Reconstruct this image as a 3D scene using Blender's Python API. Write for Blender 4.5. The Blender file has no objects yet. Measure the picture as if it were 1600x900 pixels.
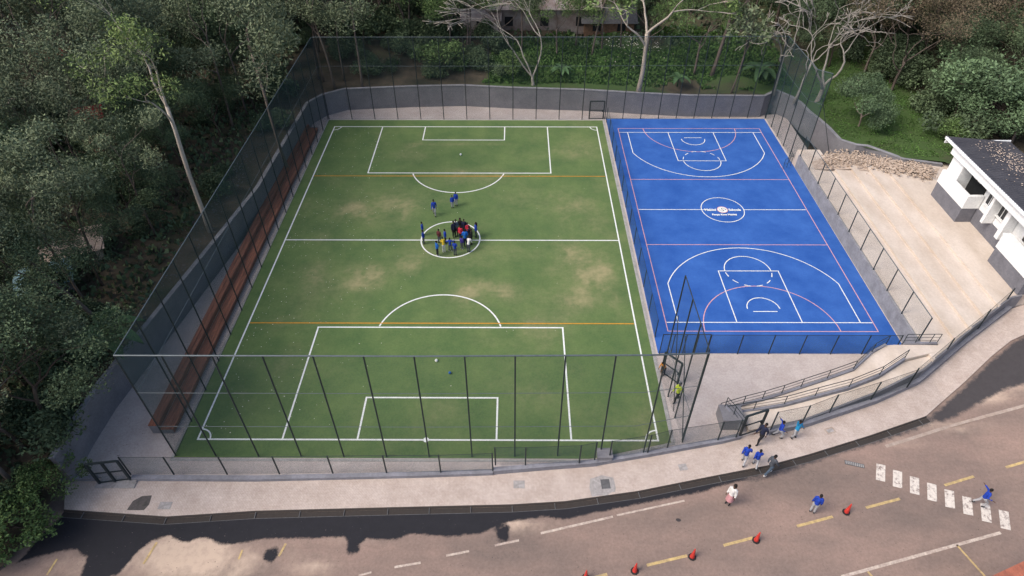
import bpy, bmesh, math, random
from mathutils import Vector, Matrix, noise, geometry
random.seed(7)
R = math.radians
SC = bpy.context.scene
COL = SC.collection

# ------------------------------------------------------------------ camera
FPX, PITCH, YAW, ROLL = 997.652, 0.73243, -0.00493, -0.00103
CAM = Vector((-11.168, -32.447, 33.367))
_fw = Vector((math.sin(YAW)*math.cos(PITCH), math.cos(YAW)*math.cos(PITCH), -math.sin(PITCH)))
_r = Vector((math.cos(YAW), -math.sin(YAW), 0)); _u = _r.cross(_fw)
_r2 = _r*math.cos(ROLL)+_u*math.sin(ROLL); _u2 = -_r*math.sin(ROLL)+_u*math.cos(ROLL)
cd = bpy.data.cameras.new('camera'); cam = bpy.data.objects.new('camera', cd); COL.objects.link(cam)
cd.sensor_width = 36; cd.lens = FPX/1600*36; cd.clip_end = 1500; cd.clip_start = .2
M = Matrix((_r2, _u2, -_fw)).transposed().to_4x4(); M.translation = CAM
cam.matrix_world = M
SC.camera = cam

# ------------------------------------------------------------------ world, sun, exposure
SUN_EL, SUN_AZ = 48, -112            # azimuth measured from +y (north), clockwise
w = bpy.data.worlds.new('World'); SC.world = w; w.use_nodes = True
nt = w.node_tree; sky = nt.nodes.new('ShaderNodeTexSky'); sky.sky_type = 'NISHITA'
sky.sun_disc = False; sky.sun_elevation = R(SUN_EL); sky.sun_rotation = R(SUN_AZ)
sky.air_density = 1.0; sky.dust_density = 4.0; sky.ozone_density = 1.0
bg = nt.nodes['Background']; bg.inputs['Strength'].default_value = 0.15
nt.links.new(sky.outputs[0], bg.inputs['Color'])
sd = bpy.data.lights.new('sun', 'SUN'); sd.energy = 1.7; sd.angle = R(24); sd.color = (1, .93, .84)
sun = bpy.data.objects.new('sun', sd); COL.objects.link(sun)
_sv = Vector((math.sin(R(SUN_AZ))*math.cos(R(SUN_EL)), math.cos(R(SUN_AZ))*math.cos(R(SUN_EL)), math.sin(R(SUN_EL))))
sun.rotation_euler = _sv.to_track_quat('Z', 'Y').to_euler()
SC.view_settings.view_transform = 'Standard'; SC.view_settings.look = 'None'
SC.view_settings.exposure = 0.55; SC.view_settings.gamma = 1.0
SC.view_settings.use_curve_mapping = False
SC.cycles.max_bounces = 6; SC.cycles.transparent_max_bounces = 24

# ------------------------------------------------------------------ helpers
def H(x): return .13*(x-17) if x > 17 else 0.0      # the street climbs towards the east
def at(px, py, z=None):
    """world point under a pixel of the survey photo; z None = street surface"""
    d = _fw*FPX + _r2*(px-800) + _u2*(450-py)
    if z is None:
        p = CAM + d*(-CAM.z/d.z)
        if p.x > 17:
            t = (.13*(CAM.x-17)-CAM.z)/(d.z-.13*d.x); p = CAM + d*t
        return p
    if callable(z):
        zz = 0
        for _ in range(12): p = CAM + d*((zz-CAM.z)/d.z); zz = zz*.4+.6*z(p.x, p.y)
        return p
    return CAM + d*((z-CAM.z)/d.z)

def tag(o, label=None, cat=None, group=None, kind=None):
    if label: o['label'] = label
    if cat: o['category'] = cat
    if group: o['group'] = group
    if kind: o['kind'] = kind
    return o
def empty(name, loc=(0, 0, 0), rz=0):
    o = bpy.data.objects.new(name, None); COL.objects.link(o); o.location = loc; o.rotation_euler[2] = rz
    o.empty_display_size = .3
    return o
def copy_tree(o, parent=None):
    c = o.copy(); COL.objects.link(c)
    if parent: c.parent = parent
    for ch in o.children: copy_tree(ch, c)
    return c

class MB:
    def __init__(s): s.v = []; s.f = []
    def add(s, vs, fs):
        n = len(s.v); s.v += [tuple(v) for v in vs]; s.f += [tuple(i+n for i in f) for f in fs]
    def box(s, x0, x1, y0, y1, z0, z1):
        s.add([(x0,y0,z0),(x1,y0,z0),(x1,y1,z0),(x0,y1,z0),(x0,y0,z1),(x1,y0,z1),(x1,y1,z1),(x0,y1,z1)],
              [(0,3,2,1),(4,5,6,7),(0,1,5,4),(1,2,6,5),(2,3,7,6),(3,0,4,7)])
    def bar(s, a, b, wx, wz):
        """rectangular bar between a and b"""
        a = Vector(a); b = Vector(b); d = (b-a).normalized()
        up = Vector((0,0,1)) if abs(d.z) < .95 else Vector((0,1,0))
        sx = d.cross(up).normalized()*wx/2; sz = sx.cross(d).normalized()*wz/2
        vs = [p+i*sx+j*sz for p in (a, b) for i, j in ((-1,-1),(1,-1),(1,1),(-1,1))]
        s.add(vs, [(0,1,2,3),(7,6,5,4),(0,4,5,1),(1,5,6,2),(2,6,7,3),(3,7,4,0)])
    def tube(s, pts, rs, n=6, caps=True):
        pts = [Vector(p) for p in pts]
        if not hasattr(rs, '__len__'): rs = [rs]*len(pts)
        vs = []; ref = Vector((.3,.9,.1))
        for i, p in enumerate(pts):
            d = (pts[min(i+1, len(pts)-1)]-pts[max(i-1, 0)])
            d = d.normalized() if d.length > 1e-6 else Vector((0,0,1))
            a = d.cross(ref)
            if a.length < .1: a = d.cross(Vector((1,0,0)))
            a.normalize(); b = d.cross(a)
            for k in range(n):
                t = 2*math.pi*k/n; vs.append(p+(a*math.cos(t)+b*math.sin(t))*rs[i])
        fs = [(i*n+k, i*n+(k+1)%n, (i+1)*n+(k+1)%n, (i+1)*n+k) for i in range(len(pts)-1) for k in range(n)]
        if caps: fs += [tuple(range(n))[::-1], tuple(range((len(pts)-1)*n, len(pts)*n))]
        s.add(vs, fs)
    def ell(s, c, r, nu=10, nv=7, rot=None):
        vs = []; c = Vector(c)
        for j in range(nv+1):
            ph = math.pi*j/nv
            for i in range(nu):
                t = 2*math.pi*i/nu
                p = Vector((r[0]*math.sin(ph)*math.cos(t), r[1]*math.sin(ph)*math.sin(t), r[2]*math.cos(ph)))
                if rot: p = rot @ p
                vs.append(c+p)
        fs = [(j*nu+i, (j+1)*nu+i, (j+1)*nu+(i+1)%nu, j*nu+(i+1)%nu) for j in range(nv) for i in range(nu)]
        s.add(vs, fs)
    def ribbon(s, pts, wd, zf=lambda x, y: .012, closed=False):
        P = [Vector((p[0], p[1], 0)) for p in pts]; n = len(P); L = []; Rr = []
        for i in range(n):
            a = P[(i-1) % n] if (closed or i) else P[0]; b = P[(i+1) % n] if (closed or i < n-1) else P[-1]
            t = b-a
            d0 = (P[i]-a); d1 = (b-P[i]); k = 1
            if d0.length > 1e-6 and d1.length > 1e-6:
                d0.normalize(); d1.normalize(); t = d0+d1
                if t.length > 1e-3: t.normalize(); k = 1/max(.35, abs(t.dot(d0)))
            t.normalize(); q = Vector((-t.y, t.x, 0))*wd/2*k; L.append(P[i]+q); Rr.append(P[i]-q)
        vs = [(p.x, p.y, zf(p.x, p.y)) for p in L+Rr]
        m = n if closed else n-1
        s.add(vs, [(n+i, n+(i+1) % n, (i+1) % n, i) for i in range(m)])
    def build(s, name, mat, parent=None, smooth=False, keep=False):
        me = bpy.data.meshes.new(name); me.from_pydata(s.v, [], s.f); me.update()
        if smooth:
            for p in me.polygons: p.use_smooth = True
        if mat: me.materials.append(mat)
        o = bpy.data.objects.new(name, me); COL.objects.link(o)
        if parent is not None:
            o.parent = parent
            if not keep: pass
        return o

def sub(mb, name, mat, parent, smooth=False):
    """geometry given in world coordinates, parented to a thing standing at parent.location (no rotation)"""
    L = parent.matrix_basis.translation if parent.parent is None else None
    p = parent; off = Vector((0,0,0))
    while p is not None: off += p.location; p = p.parent
    mb.v = [(v[0]-off.x, v[1]-off.y, v[2]-off.z) for v in mb.v]
    return mb.build(name, mat, parent, smooth)
def whole(mb, name, mat, smooth=False):
    """one-mesh thing in world coordinates, with its origin at its base centre"""
    xs = [v[0] for v in mb.v]; ys = [v[1] for v in mb.v]; z = min(v[2] for v in mb.v)
    c = ((min(xs)+max(xs))/2, (min(ys)+max(ys))/2, z)
    mb.v = [(v[0]-c[0], v[1]-c[1], v[2]-c[2]) for v in mb.v]
    o = mb.build(name, mat, None, smooth); o.location = c
    return o
def poly(name, pts, zf, mat, jit=0, step=.35, crease=17, seed=0, freq=1.0, wall=None):
    """flat or draped polygon; jit roughens the outline"""
    P = [Vector((p[0], p[1], 0)) for p in pts]; Q = []
    if jit:
        for i in range(len(P)):
            a, b = P[i], P[(i+1) % len(P)]; n = max(1, int((b-a).length/step))
            for k in range(n):
                p = a.lerp(b, k/n)
                v = noise.noise_vector(Vector((p.x*freq+seed, p.y*freq, seed*1.7)))+.45*noise.noise_vector(Vector((p.x*3.3+seed, p.y*3.3, seed)))
                Q.append(Vector((p.x+v.x*jit, p.y+v.y*jit, 0)))
    else: Q = P
    bm = bmesh.new(); vs = [bm.verts.new(q) for q in Q]
    for t in geometry.tessellate_polygon([Q]):
        try: bm.faces.new([vs[i] for i in t])
        except ValueError: pass
    bmesh.ops.bisect_plane(bm, geom=bm.verts[:]+bm.edges[:]+bm.faces[:], plane_co=(crease,0,0), plane_no=(1,0,0))
    for v in bm.verts: v.co.z = zf(v.co.x, v.co.y)
    bmesh.ops.recalc_face_normals(bm, faces=bm.faces)
    if bm.faces and sum(f.normal.z for f in bm.faces) < 0: bmesh.ops.reverse_faces(bm, faces=bm.faces)
    me = bpy.data.meshes.new(name); bm.to_mesh(me); bm.free(); me.materials.append(mat)
    o = bpy.data.objects.new(name, me); COL.objects.link(o); return o

# ------------------------------------------------------------------ materials
def mat(name, c, rough=.85, var=.25, scale=3.0, c2=None, bump=0.0, bscale=30, rnd=0.0, spec=.3, stretch=None, detail=6, lo=.35, hi=.68, metal=0, fine=.22):
    m = bpy.data.materials.new(name); m.use_nodes = True; n = m.node_tree; N = n.nodes; Lk = n.links
    b = N['Principled BSDF']; b.inputs['Roughness'].default_value = rough; b.inputs['Specular IOR Level'].default_value = spec
    b.inputs['Metallic'].default_value = metal
    tc = N.new('ShaderNodeTexCoord'); mp = N.new('ShaderNodeMapping'); Lk.new(tc.outputs['Object'], mp.inputs[0])
    if stretch: mp.inputs['Scale'].default_value = stretch
    t = N.new('ShaderNodeTexNoise'); t.inputs['Scale'].default_value = scale; t.inputs['Detail'].default_value = detail; t.inputs['Roughness'].default_value = .65
    Lk.new(mp.outputs[0], t.inputs['Vector'])
    r = N.new('ShaderNodeValToRGB'); Lk.new(t.outputs['Fac'], r.inputs[0])
    c2 = c2 or tuple(x*(1-var) for x in c)
    r.color_ramp.elements[0].position = lo; r.color_ramp.elements[1].position = hi
    r.color_ramp.elements[0].color = (*c2, 1); r.color_ramp.elements[1].color = (*c, 1)
    fn = N.new('ShaderNodeTexNoise'); fn.inputs['Scale'].default_value = 7; fn.inputs['Detail'].default_value = 7; fn.inputs['Roughness'].default_value = .8; Lk.new(tc.outputs['Object'], fn.inputs['Vector'])
    fr_ = N.new('ShaderNodeMapRange'); fr_.inputs[1].default_value = .3; fr_.inputs[2].default_value = .7; fr_.inputs[3].default_value = 1-fine; fr_.inputs[4].default_value = 1+fine*.7; Lk.new(fn.outputs['Fac'], fr_.inputs[0])
    fm = N.new('ShaderNodeVectorMath'); fm.operation = 'SCALE'; Lk.new(r.outputs[0], fm.inputs[0]); Lk.new(fr_.outputs[0], fm.inputs['Scale'])
    out = fm.outputs[0]
    if rnd:
        oi = N.new('ShaderNodeObjectInfo'); hs = N.new('ShaderNodeHueSaturation'); mr = N.new('ShaderNodeMapRange')
        mr.inputs[3].default_value = 1-rnd; mr.inputs[4].default_value = 1+rnd
        Lk.new(oi.outputs['Random'], mr.inputs[0]); Lk.new(mr.outputs[0], hs.inputs['Value']); Lk.new(out, hs.inputs['Color']); out = hs.outputs[0]
    Lk.new(out, b.inputs['Base Color'])
    if bump:
        t2 = N.new('ShaderNodeTexNoise'); t2.inputs['Scale'].default_value = bscale; t2.inputs['Detail'].default_value = 4
        Lk.new(tc.outputs['Object'], t2.inputs['Vector'])
        bp = N.new('ShaderNodeBump'); bp.inputs['Strength'].default_value = bump; bp.inputs['Distance'].default_value = .05
        Lk.new(t2.outputs['Fac'], bp.inputs['Height']); Lk.new(bp.outputs[0], b.inputs['Normal'])
    m['_c'] = 1
    return m
def overlay(m, attr, c, gain=1.0):
    """mix a second material colour in where the mesh attribute (wear, dust, grass cover) says so"""
    n = m.node_tree; N = n.nodes; Lk = n.links; b = N['Principled BSDF']
    src = b.inputs['Base Color'].links[0].from_socket
    a = N.new('ShaderNodeAttribute'); a.attribute_name = attr
    t = N.new('ShaderNodeTexNoise'); t.inputs['Scale'].default_value = 2.5; t.inputs['Detail'].default_value = 8; t.inputs['Roughness'].default_value = .7
    tc = N.new('ShaderNodeTexCoord'); Lk.new(tc.outputs['Object'], t.inputs['Vector'])
    ma = N.new('ShaderNodeMath'); ma.operation = 'MULTIPLY_ADD'; ma.inputs[1].default_value = 1.6; ma.inputs[2].default_value = -.8
    Lk.new(t.outputs['Fac'], ma.inputs[0])
    ad = N.new('ShaderNodeMath'); ad.operation = 'ADD'; Lk.new(a.outputs['Fac'], ad.inputs[0]); Lk.new(ma.outputs[0], ad.inputs[1])
    mu = N.new('ShaderNodeMath'); mu.operation = 'MULTIPLY'; mu.use_clamp = True; Lk.new(ad.outputs[0], mu.inputs[0])
    cl = N.new('ShaderNodeMath'); cl.operation = 'MULTIPLY'; cl.use_clamp = True; cl.inputs[1].default_value = gain
    Lk.new(a.outputs['Fac'], cl.inputs[0]); Lk.new(cl.outputs[0], mu.inputs[1])
    mx = N.new('ShaderNodeMix'); mx.data_type = 'RGBA'; Lk.new(mu.outputs[0], mx.inputs[0]); Lk.new(src, mx.inputs[6]); mx.inputs[7].default_value = (*c, 1)
    Lk.new(mx.outputs[2], b.inputs['Base Color'])
    return m
def patchmask(m, attr, c, k=.8):
    n = m.node_tree; N = n.nodes; Lk = n.links; b = N['Principled BSDF']; src = b.inputs['Base Color'].links[0].from_socket
    a = N.new('ShaderNodeAttribute'); a.attribute_name = attr; tc = N.new('ShaderNodeTexCoord')
    t = N.new('ShaderNodeTexNoise'); t.inputs['Scale'].default_value = 2.2; t.inputs['Detail'].default_value = 12; t.inputs['Roughness'].default_value = .82; Lk.new(tc.outputs['Object'], t.inputs['Vector'])
    ma = N.new('ShaderNodeMath'); ma.operation = 'MULTIPLY_ADD'; ma.inputs[1].default_value = k; ma.inputs[2].default_value = -k/2-.02; Lk.new(t.outputs['Fac'], ma.inputs[0])
    ad = N.new('ShaderNodeMath'); ad.operation = 'ADD'; Lk.new(a.outputs['Fac'], ad.inputs[0]); Lk.new(ma.outputs[0], ad.inputs[1])
    mr = N.new('ShaderNodeMapRange'); mr.inputs[1].default_value = .40; mr.inputs[2].default_value = .66; Lk.new(ad.outputs[0], mr.inputs[0])
    rm_ = N.new('ShaderNodeValToRGB'); Lk.new(t.outputs['Fac'], rm_.inputs[0]); rm_.color_ramp.elements[0].color = (*[x*.7 for x in c], 1); rm_.color_ramp.elements[1].color = (*[x*1.5 for x in c], 1)
    mx = N.new('ShaderNodeMix'); mx.data_type = 'RGBA'; Lk.new(mr.outputs[0], mx.inputs[0]); Lk.new(src, mx.inputs[6]); Lk.new(rm_.outputs[0], mx.inputs[7]); Lk.new(mx.outputs[2], b.inputs['Base Color'])
    return m
def bricks(m, sx, sy, mortar, amt, rot=0, size=.012):
    n = m.node_tree; N = n.nodes; Lk = n.links; b = N['Principled BSDF']
    src = b.inputs['Base Color'].links[0].from_socket
    tc = N.new('ShaderNodeTexCoord'); mp = N.new('ShaderNodeMapping'); mp.inputs['Rotation'].default_value[2] = rot; Lk.new(tc.outputs['Object'], mp.inputs[0])
    br = N.new('ShaderNodeTexBrick'); br.inputs['Scale'].default_value = 1; br.inputs['Brick Width'].default_value = sx; br.inputs['Row Height'].default_value = sy
    br.inputs['Mortar Size'].default_value = size; br.inputs['Color1'].default_value = (1,1,1,1); br.inputs['Color2'].default_value = (.84,.84,.85,1); br.inputs['Mortar'].default_value = (*mortar, 1)
    Lk.new(mp.outputs[0], br.inputs['Vector'])
    mx = N.new('ShaderNodeMix'); mx.data_type = 'RGBA'; mx.blend_type = 'MULTIPLY'; mx.inputs[0].default_value = amt
    Lk.new(src, mx.inputs[6]); Lk.new(br.outputs['Color'], mx.inputs[7]); Lk.new(mx.outputs[2], b.inputs['Base Color'])
    return m
def meshmat(name, c, cover):
    """woven wire: thin opaque wires with open air between them"""
    m = bpy.data.materials.new(name); m.use_nodes = True; N = m.node_tree.nodes; Lk = m.node_tree.links
    b = N['Principled BSDF']; b.inputs['Base Color'].default_value = (*c, 1); b.inputs['Roughness'].default_value = .6
    tr = N.new('ShaderNodeBsdfTransparent'); mx = N.new('ShaderNodeMixShader'); tc = N.new('ShaderNodeTexCoord'); sp = N.new('ShaderNodeSeparateXYZ')
    Lk.new(tc.outputs['UV'], sp.inputs[0])
    def wire(sock, pitch, frac):
        a = N.new('ShaderNodeMath'); a.operation = 'MULTIPLY'; a.inputs[1].default_value = 1/pitch; Lk.new(sock, a.inputs[0])
        f = N.new('ShaderNodeMath'); f.operation = 'FRACT'; Lk.new(a.outputs[0], f.inputs[0])
        g = N.new('ShaderNodeMath'); g.operation = 'LESS_THAN'; g.inputs[1].default_value = frac; Lk.new(f.outputs[0], g.inputs[0]); return g.outputs[0]
    mxx = N.new('ShaderNodeMath'); mxx.operation = 'MAXIMUM'
    Lk.new(wire(sp.outputs[0], .03, cover/2), mxx.inputs[0]); Lk.new(wire(sp.outputs[1], .025, cover/2), mxx.inputs[1])
    Lk.new(mxx.outputs[0], mx.inputs[0]); Lk.new(tr.outputs[0], mx.inputs[1]); Lk.new(b.outputs[0], mx.inputs[2])
    Lk.new(mx.outputs[0], N['Material Output'].inputs['Surface'])
    return m

G = {}
G['turf'] = mat('artificial_turf', (.112,.166,.057), .95, c2=(.070,.124,.043), scale=.35, detail=8, bump=.3, bscale=60)
overlay(G['turf'], 'wear', (.27,.245,.13), 1.35)
G['court'] = mat('blue_acrylic', (.036,.122,.40), .85, fine=.12, c2=(.016,.078,.31), scale=.4, detail=9)
G['line'] = mat('white_line', (.74,.76,.74), .8, var=.12, scale=4)
G['pink'] = mat('pink_line', (.62,.34,.36), .8, var=.2, scale=4)
G['orange'] = mat('orange_line', (.55,.27,.03), .8, var=.2, scale=4)
G['paver'] = bricks(mat('pavers', (.53,.45,.405), .9, c2=(.42,.345,.30), scale=.8, detail=9, bump=.15), .22, .11, (.75,.7,.68), .45, R(45))
G['paver_w'] = bricks(mat('paving_inside', (.50,.445,.42), .9, c2=(.41,.355,.33), scale=.6, detail=9, bump=.15), .22, .11, (.8,.75,.72), .4)
G['conc'] = mat('concrete', (.58,.505,.44), .9, fine=.13, c2=(.44,.365,.30), scale=.5, detail=12, bump=.2, bscale=12, stretch=(1,.45,1), lo=.3, hi=.62)
G['conc2'] = mat('concrete_kerb', (.36,.35,.34), .9, var=.25, scale=2, bump=.2)
G['wall'] = mat('grey_wall', (.21,.205,.22), .85, c2=(.16,.157,.17), scale=.7, detail=8, bump=.15, bscale=8)
G['coping'] = mat('wall_coping', (.27,.27,.29), .85, var=.3, scale=1.5, bump=.2)
G['lowwall'] = mat('low_wall', (.24,.24,.27), .85, c2=(.17,.17,.19), scale=1.2, bump=.15)
G['road'] = mat('worn_asphalt', (.285,.200,.165), .92, c2=(.178,.136,.117), scale=.22, detail=12, bump=.25, bscale=40, stretch=(.5,1.2,1), lo=.38,hi=.66)
overlay(G['road'], 'dust', (.50,.385,.30), 1.5)
patchmask(G['road'], 'tar', (.017,.017,.021), 1.1); patchmask(G['road'], 'oldtar', (.05,.045,.047), .9)
G['tar'] = mat('fresh_asphalt', (.030,.030,.037), .8, c2=(.018,.018,.023), scale=1.2, detail=8, bump=.4, bscale=50)
G['tar2'] = mat('old_tar', (.075,.065,.065), .85, c2=(.045,.04,.042), scale=1.5, detail=8, bump=.3, bscale=40)
G['dirt'] = mat('red_dirt', (.22,.13,.085), .95, c2=(.11,.07,.045), scale=2, detail=9, bump=.5, bscale=5)
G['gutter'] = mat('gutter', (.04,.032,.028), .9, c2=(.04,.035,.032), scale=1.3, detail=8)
G['dust'] = mat('dust_patch', (.42,.35,.30), .95, c2=(.30,.23,.19), scale=2, detail=9)
G['rdline'] = mat('road_paint', (.55,.47,.40), .85, c2=(.36,.28,.24), scale=3.5, detail=9)
G['ylline'] = mat('yellow_road_paint', (.55,.40,.17), .85, c2=(.38,.28,.15), scale=3.5, detail=9)
G['zebra'] = mat('zebra_paint', (.62,.56,.50), .85, c2=(.24,.19,.17), scale=5, detail=12, lo=.36, hi=.5)
G['steel'] = mat('green_black_steel', (.018,.028,.032), .5, var=.2, scale=4, spec=.4)
G['steelL'] = mat('galvanised_top_rail', (.085,.11,.125), .5, var=.2, scale=4, spec=.4)
G['wire'] = meshmat('wire_mesh', (.022,.045,.05), .15)
G['wireW'] = meshmat('dense_wire_mesh', (.02,.055,.066), .32)
G['wireX'] = meshmat('grazing_dark_mesh', (.014,.045,.055), .42)  # extra cover imitates the darkening of wires seen at a grazing angle
G['wood'] = mat('red_stained_timber', (.37,.15,.09), .75, c2=(.15,.055,.036), scale=1.6, stretch=(6,.35,1), detail=8)
G['white'] = mat('white_render', (.78,.79,.79), .8, var=.07, scale=1.2)
G['plinth'] = mat('grey_render', (.165,.165,.19), .85, var=.2, scale=1.5)
G['roof'] = mat('dark_roof_sheet', (.075,.072,.08), .55, c2=(.045,.043,.05), scale=.8, detail=8, spec=.4)
G['glass'] = mat('dark_window', (.02,.022,.025), .2, var=.3, scale=3, spec=.6)
G['dark'] = mat('dark_opening', (.018,.02,.022), .9, var=.3, scale=3)
G['rock'] = mat('pale_rubble', (.64,.53,.44), .95, c2=(.42,.32,.25), scale=4, rnd=.25)
G['slab'] = mat('manhole_concrete', (.38,.36,.35), .9, c2=(.26,.24,.235), scale=5)
G['slabD'] = mat('manhole_dark', (.12,.12,.125), .9, var=.3, scale=5)
G['stain'] = mat('oil_stain', (.12,.105,.10), .8, c2=(.06,.055,.052), scale=2.5, detail=8)
G['cone'] = mat('cone_orange', (.55,.045,.035), .55, var=.3, scale=6)
G['rubber'] = mat('black_rubber', (.02,.02,.022), .7, var=.3, scale=6)
G['tile'] = mat('red_roof_tile', (.36,.12,.075), .8, c2=(.20,.07,.05), scale=2.5, detail=8)
G['redroof'] = mat('red_roof_sheet', (.30,.03,.03), .6, var=.4, scale=2)
G['cream'] = mat('cream_wall', (.62,.50,.42), .9, c2=(.42,.32,.26), scale=.8)
G['tin'] = mat('rusty_tin', (.30,.27,.26), .6, c2=(.17,.12,.10), scale=.7, detail=8)
G['tarp'] = mat('blue_tarp', (.30,.48,.55), .6, var=.4, scale=2)
G['blueplastic'] = mat('blue_plastic', (.01,.10,.35), .5, var=.3, scale=3)
G['litter'] = mat('litter', (.65,.62,.52), .9, var=.2, scale=5)
for k, c in dict(bark=(.17,.135,.115), barkpale=(.46,.40,.34), barkdead=(.40,.365,.32), barkdark=(.10,.075,.06)).items():
    G[k] = mat(k, c, .9, var=.45, scale=2.5, detail=8, rnd=.2, stretch=(1,1,.35))
def leafmat(name, c, c2):
    m = mat(name, c, .7, c2=c2, scale=.55, detail=5, rnd=.22, spec=.25, lo=.36, hi=.64)
    n = m.node_tree; N = n.nodes; Lk = n.links; b = N['Principled BSDF']; src = b.inputs['Base Color'].links[0].from_socket
    a = N.new('ShaderNodeAttribute'); a.attribute_name = 'tone'
    mr = N.new('ShaderNodeMapRange'); mr.inputs[3].default_value = .55; mr.inputs[4].default_value = 1.5; Lk.new(a.outputs['Fac'], mr.inputs[0])
    hs = N.new('ShaderNodeHueSaturation'); Lk.new(mr.outputs[0], hs.inputs['Value']); Lk.new(src, hs.inputs['Color']); Lk.new(hs.outputs[0], b.inputs['Base Color'])
    return m
G['leafE'] = leafmat('eucalypt_leaf', (.160,.192,.106), (.090,.116,.070))
G['leafL'] = leafmat('light_leaf', (.17,.23,.07), (.10,.15,.05))
G['leafD'] = leafmat('dark_leaf', (.102,.145,.072), (.058,.088,.048))
G['leafB'] = leafmat('bright_leaf', (.11,.175,.055), (.065,.11,.035))
G['leafR'] = leafmat('brown_leaf', (.15,.11,.075), (.085,.075,.045))
G['leafS'] = leafmat('shrub_leaf', (.12,.185,.092), (.07,.11,.058))
G['leafG'] = leafmat('ground_leaf', (.075,.145,.034), (.042,.088,.022))
G['banana'] = leafmat('banana_leaf', (.06,.115,.045), (.035,.07,.028))
G['hill'] = mat('wood_floor', (.105,.080,.056), .95, c2=(.030,.030,.02), scale=.35, detail=10, bump=.5, bscale=3)
overlay(G['hill'], 'grass', (.045,.082,.022), 1.4)

def grid(name, x0, x1, y0, y1, st, zf, m, attr=None, af=None, inside=None):
    nx = int((x1-x0)/st)+1; ny = int((y1-y0)/st)+1
    dx = (x1-x0)/(nx-1); dy = (y1-y0)/(ny-1)
    vs = [(x0+i*dx, y0+j*dy, 0) for j in range(ny) for i in range(nx)]
    vs = [(x, y, zf(x, y)) for x, y, _ in vs]
    fs = [(j*nx+i, j*nx+i+1, (j+1)*nx+i+1, (j+1)*nx+i) for j in range(ny-1) for i in range(nx-1)]
    me = bpy.data.meshes.new(name); me.from_pydata(vs, [], fs); me.materials.append(m)
    if attr:
        a = me.attributes.new(attr, 'FLOAT', 'POINT'); a.data.foreach_set('value', [af(v[0], v[1]) for v in vs])
    o = bpy.data.objects.new(name, me); COL.objects.link(o); return o
def fbm(x, y, s, seed=0, oc=5): return noise.fractal(Vector((x*s+seed, y*s-seed, seed)), 1.0, 2.0, oc)
def spots(x, y, L): return sum(a*math.exp(-(((x-cx)/sx)**2+((y-cy)/sy)**2)) for cx, cy, sx, sy, a in L)

# ------------------------------------------------------------------ ground surfaces
PX0, PX1, PY0, PY1 = -30.73, -2.27, -9.41, 30.81
wear_spots = [(at(px, py, 0).x, at(px, py, 0).y, sx, sy, a) for px, py, sx, sy, a in [
    (575,432,1.8,1.5,.95),(640,410,1.3,1.6,.45),(770,455,2.4,1.3,.8),(720,470,1.5,1.2,.5),(740,505,1.5,1.0,.4),(880,395,1.8,1.6,.5),
    (930,430,1.8,1.5,.75),(945,425,1.0,1.2,.45),(620,320,3.2,3.0,.55),(560,330,2.2,2.0,.5),(480,330,2.2,2.0,.3),(900,330,2.5,3.0,.45),(920,395,2.4,1.4,.4),(900,240,2.0,1.3,.5),
    (640,240,2.0,1.5,.5),(830,245,2.2,1.5,.3),(905,460,1.6,2.2,.5),(820,310,3.5,2.4,.3),(720,275,5,1.2,.35),(700,645,1.5,1,.4),(840,620,1.6,1.2,.5),(830,520,2.5,1.5,.3),(730,225,6,.35,.4),(960,470,1,2,.35),(500,420,1.8,1.8,.3),(540,450,3,2.4,.2),(770,400,3,1.2,.3)]]
def wearf(x, y):
    s = spots(x, y, wear_spots)
    f = fbm(x, y, .45, 3)*.5+fbm(x, y, 1.7, 9)*.3
    return max(0, min(1, s*(.72+f)+.07+.30*max(0, fbm(x, y, .16, 21))+.22*max(0, fbm(x, y, .5, 33))))
tag(grid('turf_pitch', -31.7, -1.5, -10.72, 32.35, .3, lambda x, y: .010, G['turf'], 'wear', wearf), kind='structure')
for v_ in bpy.data.objects['turf_pitch'].data.vertices:
    if v_.co.x > -6.5: v_.co.y = max(v_.co.y, -10.72+(v_.co.x+6.5)*.235)
poly('blue_court', [(-1.08,-2.15),(15.4,-2.15),(16.42,-1.2),(16.5,21.9),(16.45,32.72),(-1.08,32.72)], lambda x, y: .006, G['court'], crease=99)['kind'] = 'structure'
poly('paving_inside', [(-36.9,-12.1),(-12.4,-11.75),(-6,-10.9),(1.6,-9.5),(3,-9.1),(17,-4.6),(17,24),(19,26),(19,34),(16,33.6),(-12,35.6),(-23,36),(-30,35.3),(-33.9,32),(-34.2,15),(-37.2,-7)], lambda x, y: 0, G['paver_w'], crease=99)['kind'] = 'structure'
kb = MB()
kb.box(-1.5, -1.28, -9.55, 32.5, -.05, .05); kb.box(-31.86, -31.7, -10.8, 32.5, -.05, .04)
kb.box(-31.86, -1.28, 32.5, 32.62, -.05, .04); kb.box(-31.86, -6.5, -10.95, -10.8, -.05, .03); kb.bar((-6.5,-10.86,0),(-1.3,-9.62,0),.15,.06)
tag(kb.build('pitch_kerb', G['conc2']), kind='structure')
kb = MB(); kb.box(-1.0, 16.6, 32.73, 32.85, -.05, .05); tag(kb.build('court_kerb', G['conc2']), kind='structure')

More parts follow.
